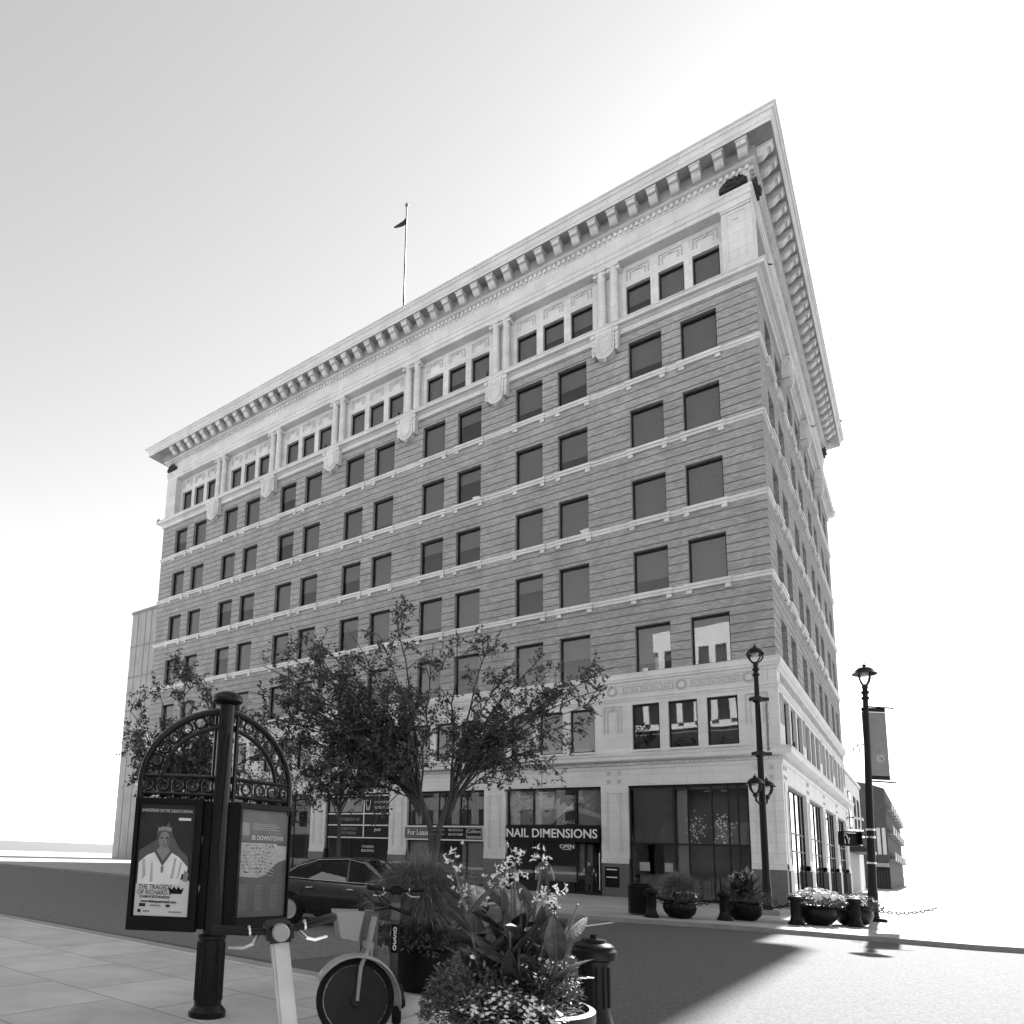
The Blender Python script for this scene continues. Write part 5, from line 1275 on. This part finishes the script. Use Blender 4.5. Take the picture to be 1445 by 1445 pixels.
# ------------------------------------------------------------------ people
def skin_body(verts, edges, radii, sub=2):
    me = bpy.data.meshes.new('body'); me.from_pydata([v for v in verts], edges, [])
    o = bpy.data.objects.new('body', me); COL.objects.link(o)
    m = o.modifiers.new('skin', 'SKIN'); s = o.modifiers.new('sub', 'SUBSURF'); s.levels = sub; s.render_levels = sub
    for i, r in enumerate(radii):
        d = me.skin_vertices[0].data[i]; d.radius = r if isinstance(r, tuple) else (r, r); d.use_root = (i == 0)
    dg = bpy.context.evaluated_depsgraph_get(); out = bpy.data.meshes.new_from_object(o.evaluated_get(dg))
    bpy.data.objects.remove(o)
    return out
def person(label, loc, rz, arms, stride, dress=False, hgt=1.72, top='shirt', low='jeans'):
    t = thing('person', label, 'person', loc, rz); k = hgt/1.72
    V = [(0, 0, .96), (0, 0, 1.12), (0, .01, 1.30), (0, .0, 1.42), (0, .01, 1.50), (0, .03, 1.58), (0, .025, 1.68)]
    E_ = [(0, 1), (1, 2), (2, 3), (3, 4), (4, 5), (5, 6)]; Rd = [(.15, .115), (.135, .10), (.155, .11), (.12, .085), .052, (.075, .09), (.07, .085)]
    for s in (-1, 1):
        i = len(V); ex, ey, ez, wx, wy, wz = arms[0 if s < 0 else 1]
        V += [(s*.175, 0, 1.40), (ex, ey, ez), (wx, wy, wz), (wx, wy + .045, wz - .05), (wx*1.0, wy + .07, wz - .11)]; Rd += [.058, .044, .032, (.042, .024), (.03, .016)]
        E_ += [(3, i), (i, i+1), (i+1, i+2), (i+2, i+3), (i+3, i+4)]
        V += [(wx - s*.03, wy + .075, wz - .05)]; Rd += [.014]; E_ += [(i+3, i+5)]
    for s, st in ((-1, stride), (1, -stride)):
        i = len(V); bend = max(0, -st)
        V += [(s*.09, 0, .90), (s*.095, st*.5 + bend*.25, .50), (s*.095, st - (bend*.1), .09 + bend*.15), (s*.10, st + .05 - bend*.1, .05 + bend*.1), (s*.105, st + .17 - bend*.1, .035)]; Rd += [.095, .062, .042, .045, (.045, .03)]
        E_ += [(0, i), (i, i+1), (i+1, i+2), (i+2, i+3), (i+3, i+4)]
    me = skin_body([tuple(c*k for c in v) for v in V], E_, [(tuple(q*k for q in r) if isinstance(r, tuple) else r*k) for r in Rd])
    for m_ in (M['skin'], M[top], M[low], M['rubber']): me.materials.append(m_)
    for p in me.polygons:
        c = p.center/k; ax_ = abs(c.x)
        if c.z > 1.475: p.material_index = 0
        elif ax_ > .20 and c.z < 1.30 and c.z > .55: p.material_index = 0
        elif c.z > .98: p.material_index = 1
        elif c.z > .10: p.material_index = 2
        else: p.material_index = 3
        p.use_smooth = True
    # nose and brow pulled out of the face
    for v in me.vertices:
        q = v.co/k
        if abs(q.x) < .02 and 1.585 < q.z < 1.63 and q.y > .08: v.co.y += .018*k
    b = link('body', me, t)
    mb = MB(); mb.lathe([(.088*k, 1.62*k), (.104*k, 1.66*k), (.10*k, 1.70*k), (.078*k, 1.75*k), (0, 1.775*k)], (0, .008*k, 0), 16); mb.lathe([(.05*k, 1.52*k), (.085*k, 1.58*k), (.095*k, 1.66*k), (.05*k, 1.70*k)], (0, -.03*k, 0), 14); mb.obj('hair', M['hair'], t, smooth=True)
    for s in (-1, 1):
        mb = MB(); mb.lathe([(0, -.012), (.012, -.006), (.012, .006), (0, .012)], (s*.034*k, .112*k, 1.635*k), 8, Matrix.Rotation(R(90), 3, 'X')); mb.obj('eye', M['black'], t)
        mb = MB(); mb.lathe([(0, -.02), (.018, -.012), (.02, .012), (0, .024)], (s*.088*k, .02*k, 1.62*k), 8, Matrix.Rotation(R(90), 3, 'Y')); mb.obj('ear', M['skin'], t)
    if dress:
        mb = MB(); mb.lathe([(.17*k, .55*k), (.185*k, .75*k), (.165*k, 1.0*k), (.14*k, 1.12*k), (.16*k, 1.28*k), (.13*k, 1.40*k)], (0, 0, 0), 18); mb.obj('dress', M['darkcloth'], t, smooth=True)
    return t
person('person in a dark top and jeans walking past the salon window', (-6.55, -8.95, 0), R(35), ((-.25, -.05, 1.14, -.27, .12, .92), (.26, -.12, 1.15, .33, -.16, .92)), .28)
person('person in dark clothes with crossed forearms standing in the salon doorway', (-8.0, -.55, 0), R(200), ((-.24, .05, 1.16, .02, .20, 1.10), (.24, .05, 1.16, -.02, .22, 1.14)), .02, True, 1.62, 'darkcloth', 'darkcloth')

# ------------------------------------------------------------------ pigeons on the ledges
bm_ = MB()
bm_.lathe([(0, -.20), (.03, -.15), (.075, -.06), (.085, .03), (.065, .10), (.03, .15), (0, .17)], (0, 0, .12), 10, Matrix.Rotation(R(62), 3, 'X'))
bm_.lathe([(0, -.045), (.035, -.02), (.04, .015), (0, .045)], (0, -.10, .25), 8); bm_.lathe([(0, .05), (.014, 0), (0, 0)], (0, -.13, .25), 6, Matrix.Rotation(R(90), 3, 'X'))
bm_.prism([(-.05, .06), (.05, .06), (.03, .30), (-.03, .30)], .05, .065, 'xy')
for s in (-.025, .025): bm_.tube([(s, 0, -.0), (s, 0, .07)], .008, 4)
bme = bm_.mesh('pigeon', M['bird'], smooth=True)
cx6 = lambda k: -(6.30 + 6.297*k + .58)
BIRDS = [((cx6(1) - .5, -.45, 29.47), 30, 'dark pigeon at the foot of the second column pair from the corner'), ((cx6(2) - .5, -.45, 29.47), 200, 'dark pigeon at the foot of the third column pair from the corner'),
         ((cx6(3) - .5, -.45, 29.47), 80, 'dark pigeon at the foot of the fourth column pair from the corner'), ((cx6(4) - .4, -.45, 29.47), 160, 'dark pigeon at the foot of the fifth column pair from the corner'),
         ((-45.7, -.4, 29.48), 90, 'dark pigeon on the far left tip of the upper ledge'), ((.42, .25, 29.48), 300, 'dark pigeon on the upper ledge at the street corner'),
         ((.30, 1.1, 6.69), 40, 'dark pigeon on the lower cornice just round the corner'), ((.44, 16.0, 29.48), 270, 'dark pigeon halfway along the side ledge under the cornice'),
         ((.44, 29.9, 29.48), 270, 'dark pigeon at the rear end of the side ledge'), ((1.32, 29.0, 36.46), 270, 'dark pigeon on the cornice edge above the side street')]
for p, a, lab in BIRDS:
    o = link('pigeon', bme, None, p, R(a)); tag(o, lab, 'bird', 'pigeons on the ledges')
# small things on the office sills
mb = MB(TF); mb.prism([(14.95, 22.215), (14.55, 22.215), (14.45, 22.52), (14.9, 22.58)], -.205, -.19, 'xz'); mb.prism([(15.45, 22.215), (15.2, 22.215), (15.18, 22.40), (15.42, 22.44)], -.205, -.19, 'xz')
tag(mb.obj('paper', M['white']), 'white papers propped in an office window on the fourth brick row, centre', 'paper')
mb = MB(TF); mb.prism([(8.3, 18.36), (8.02, 18.36), (8.02, 18.78), (8.55, 18.72)], -.205, -.19, 'xz')
tag(mb.obj('paper', M['offwhite']), 'small white paper slanting in the corner of an office window right of centre', 'paper')
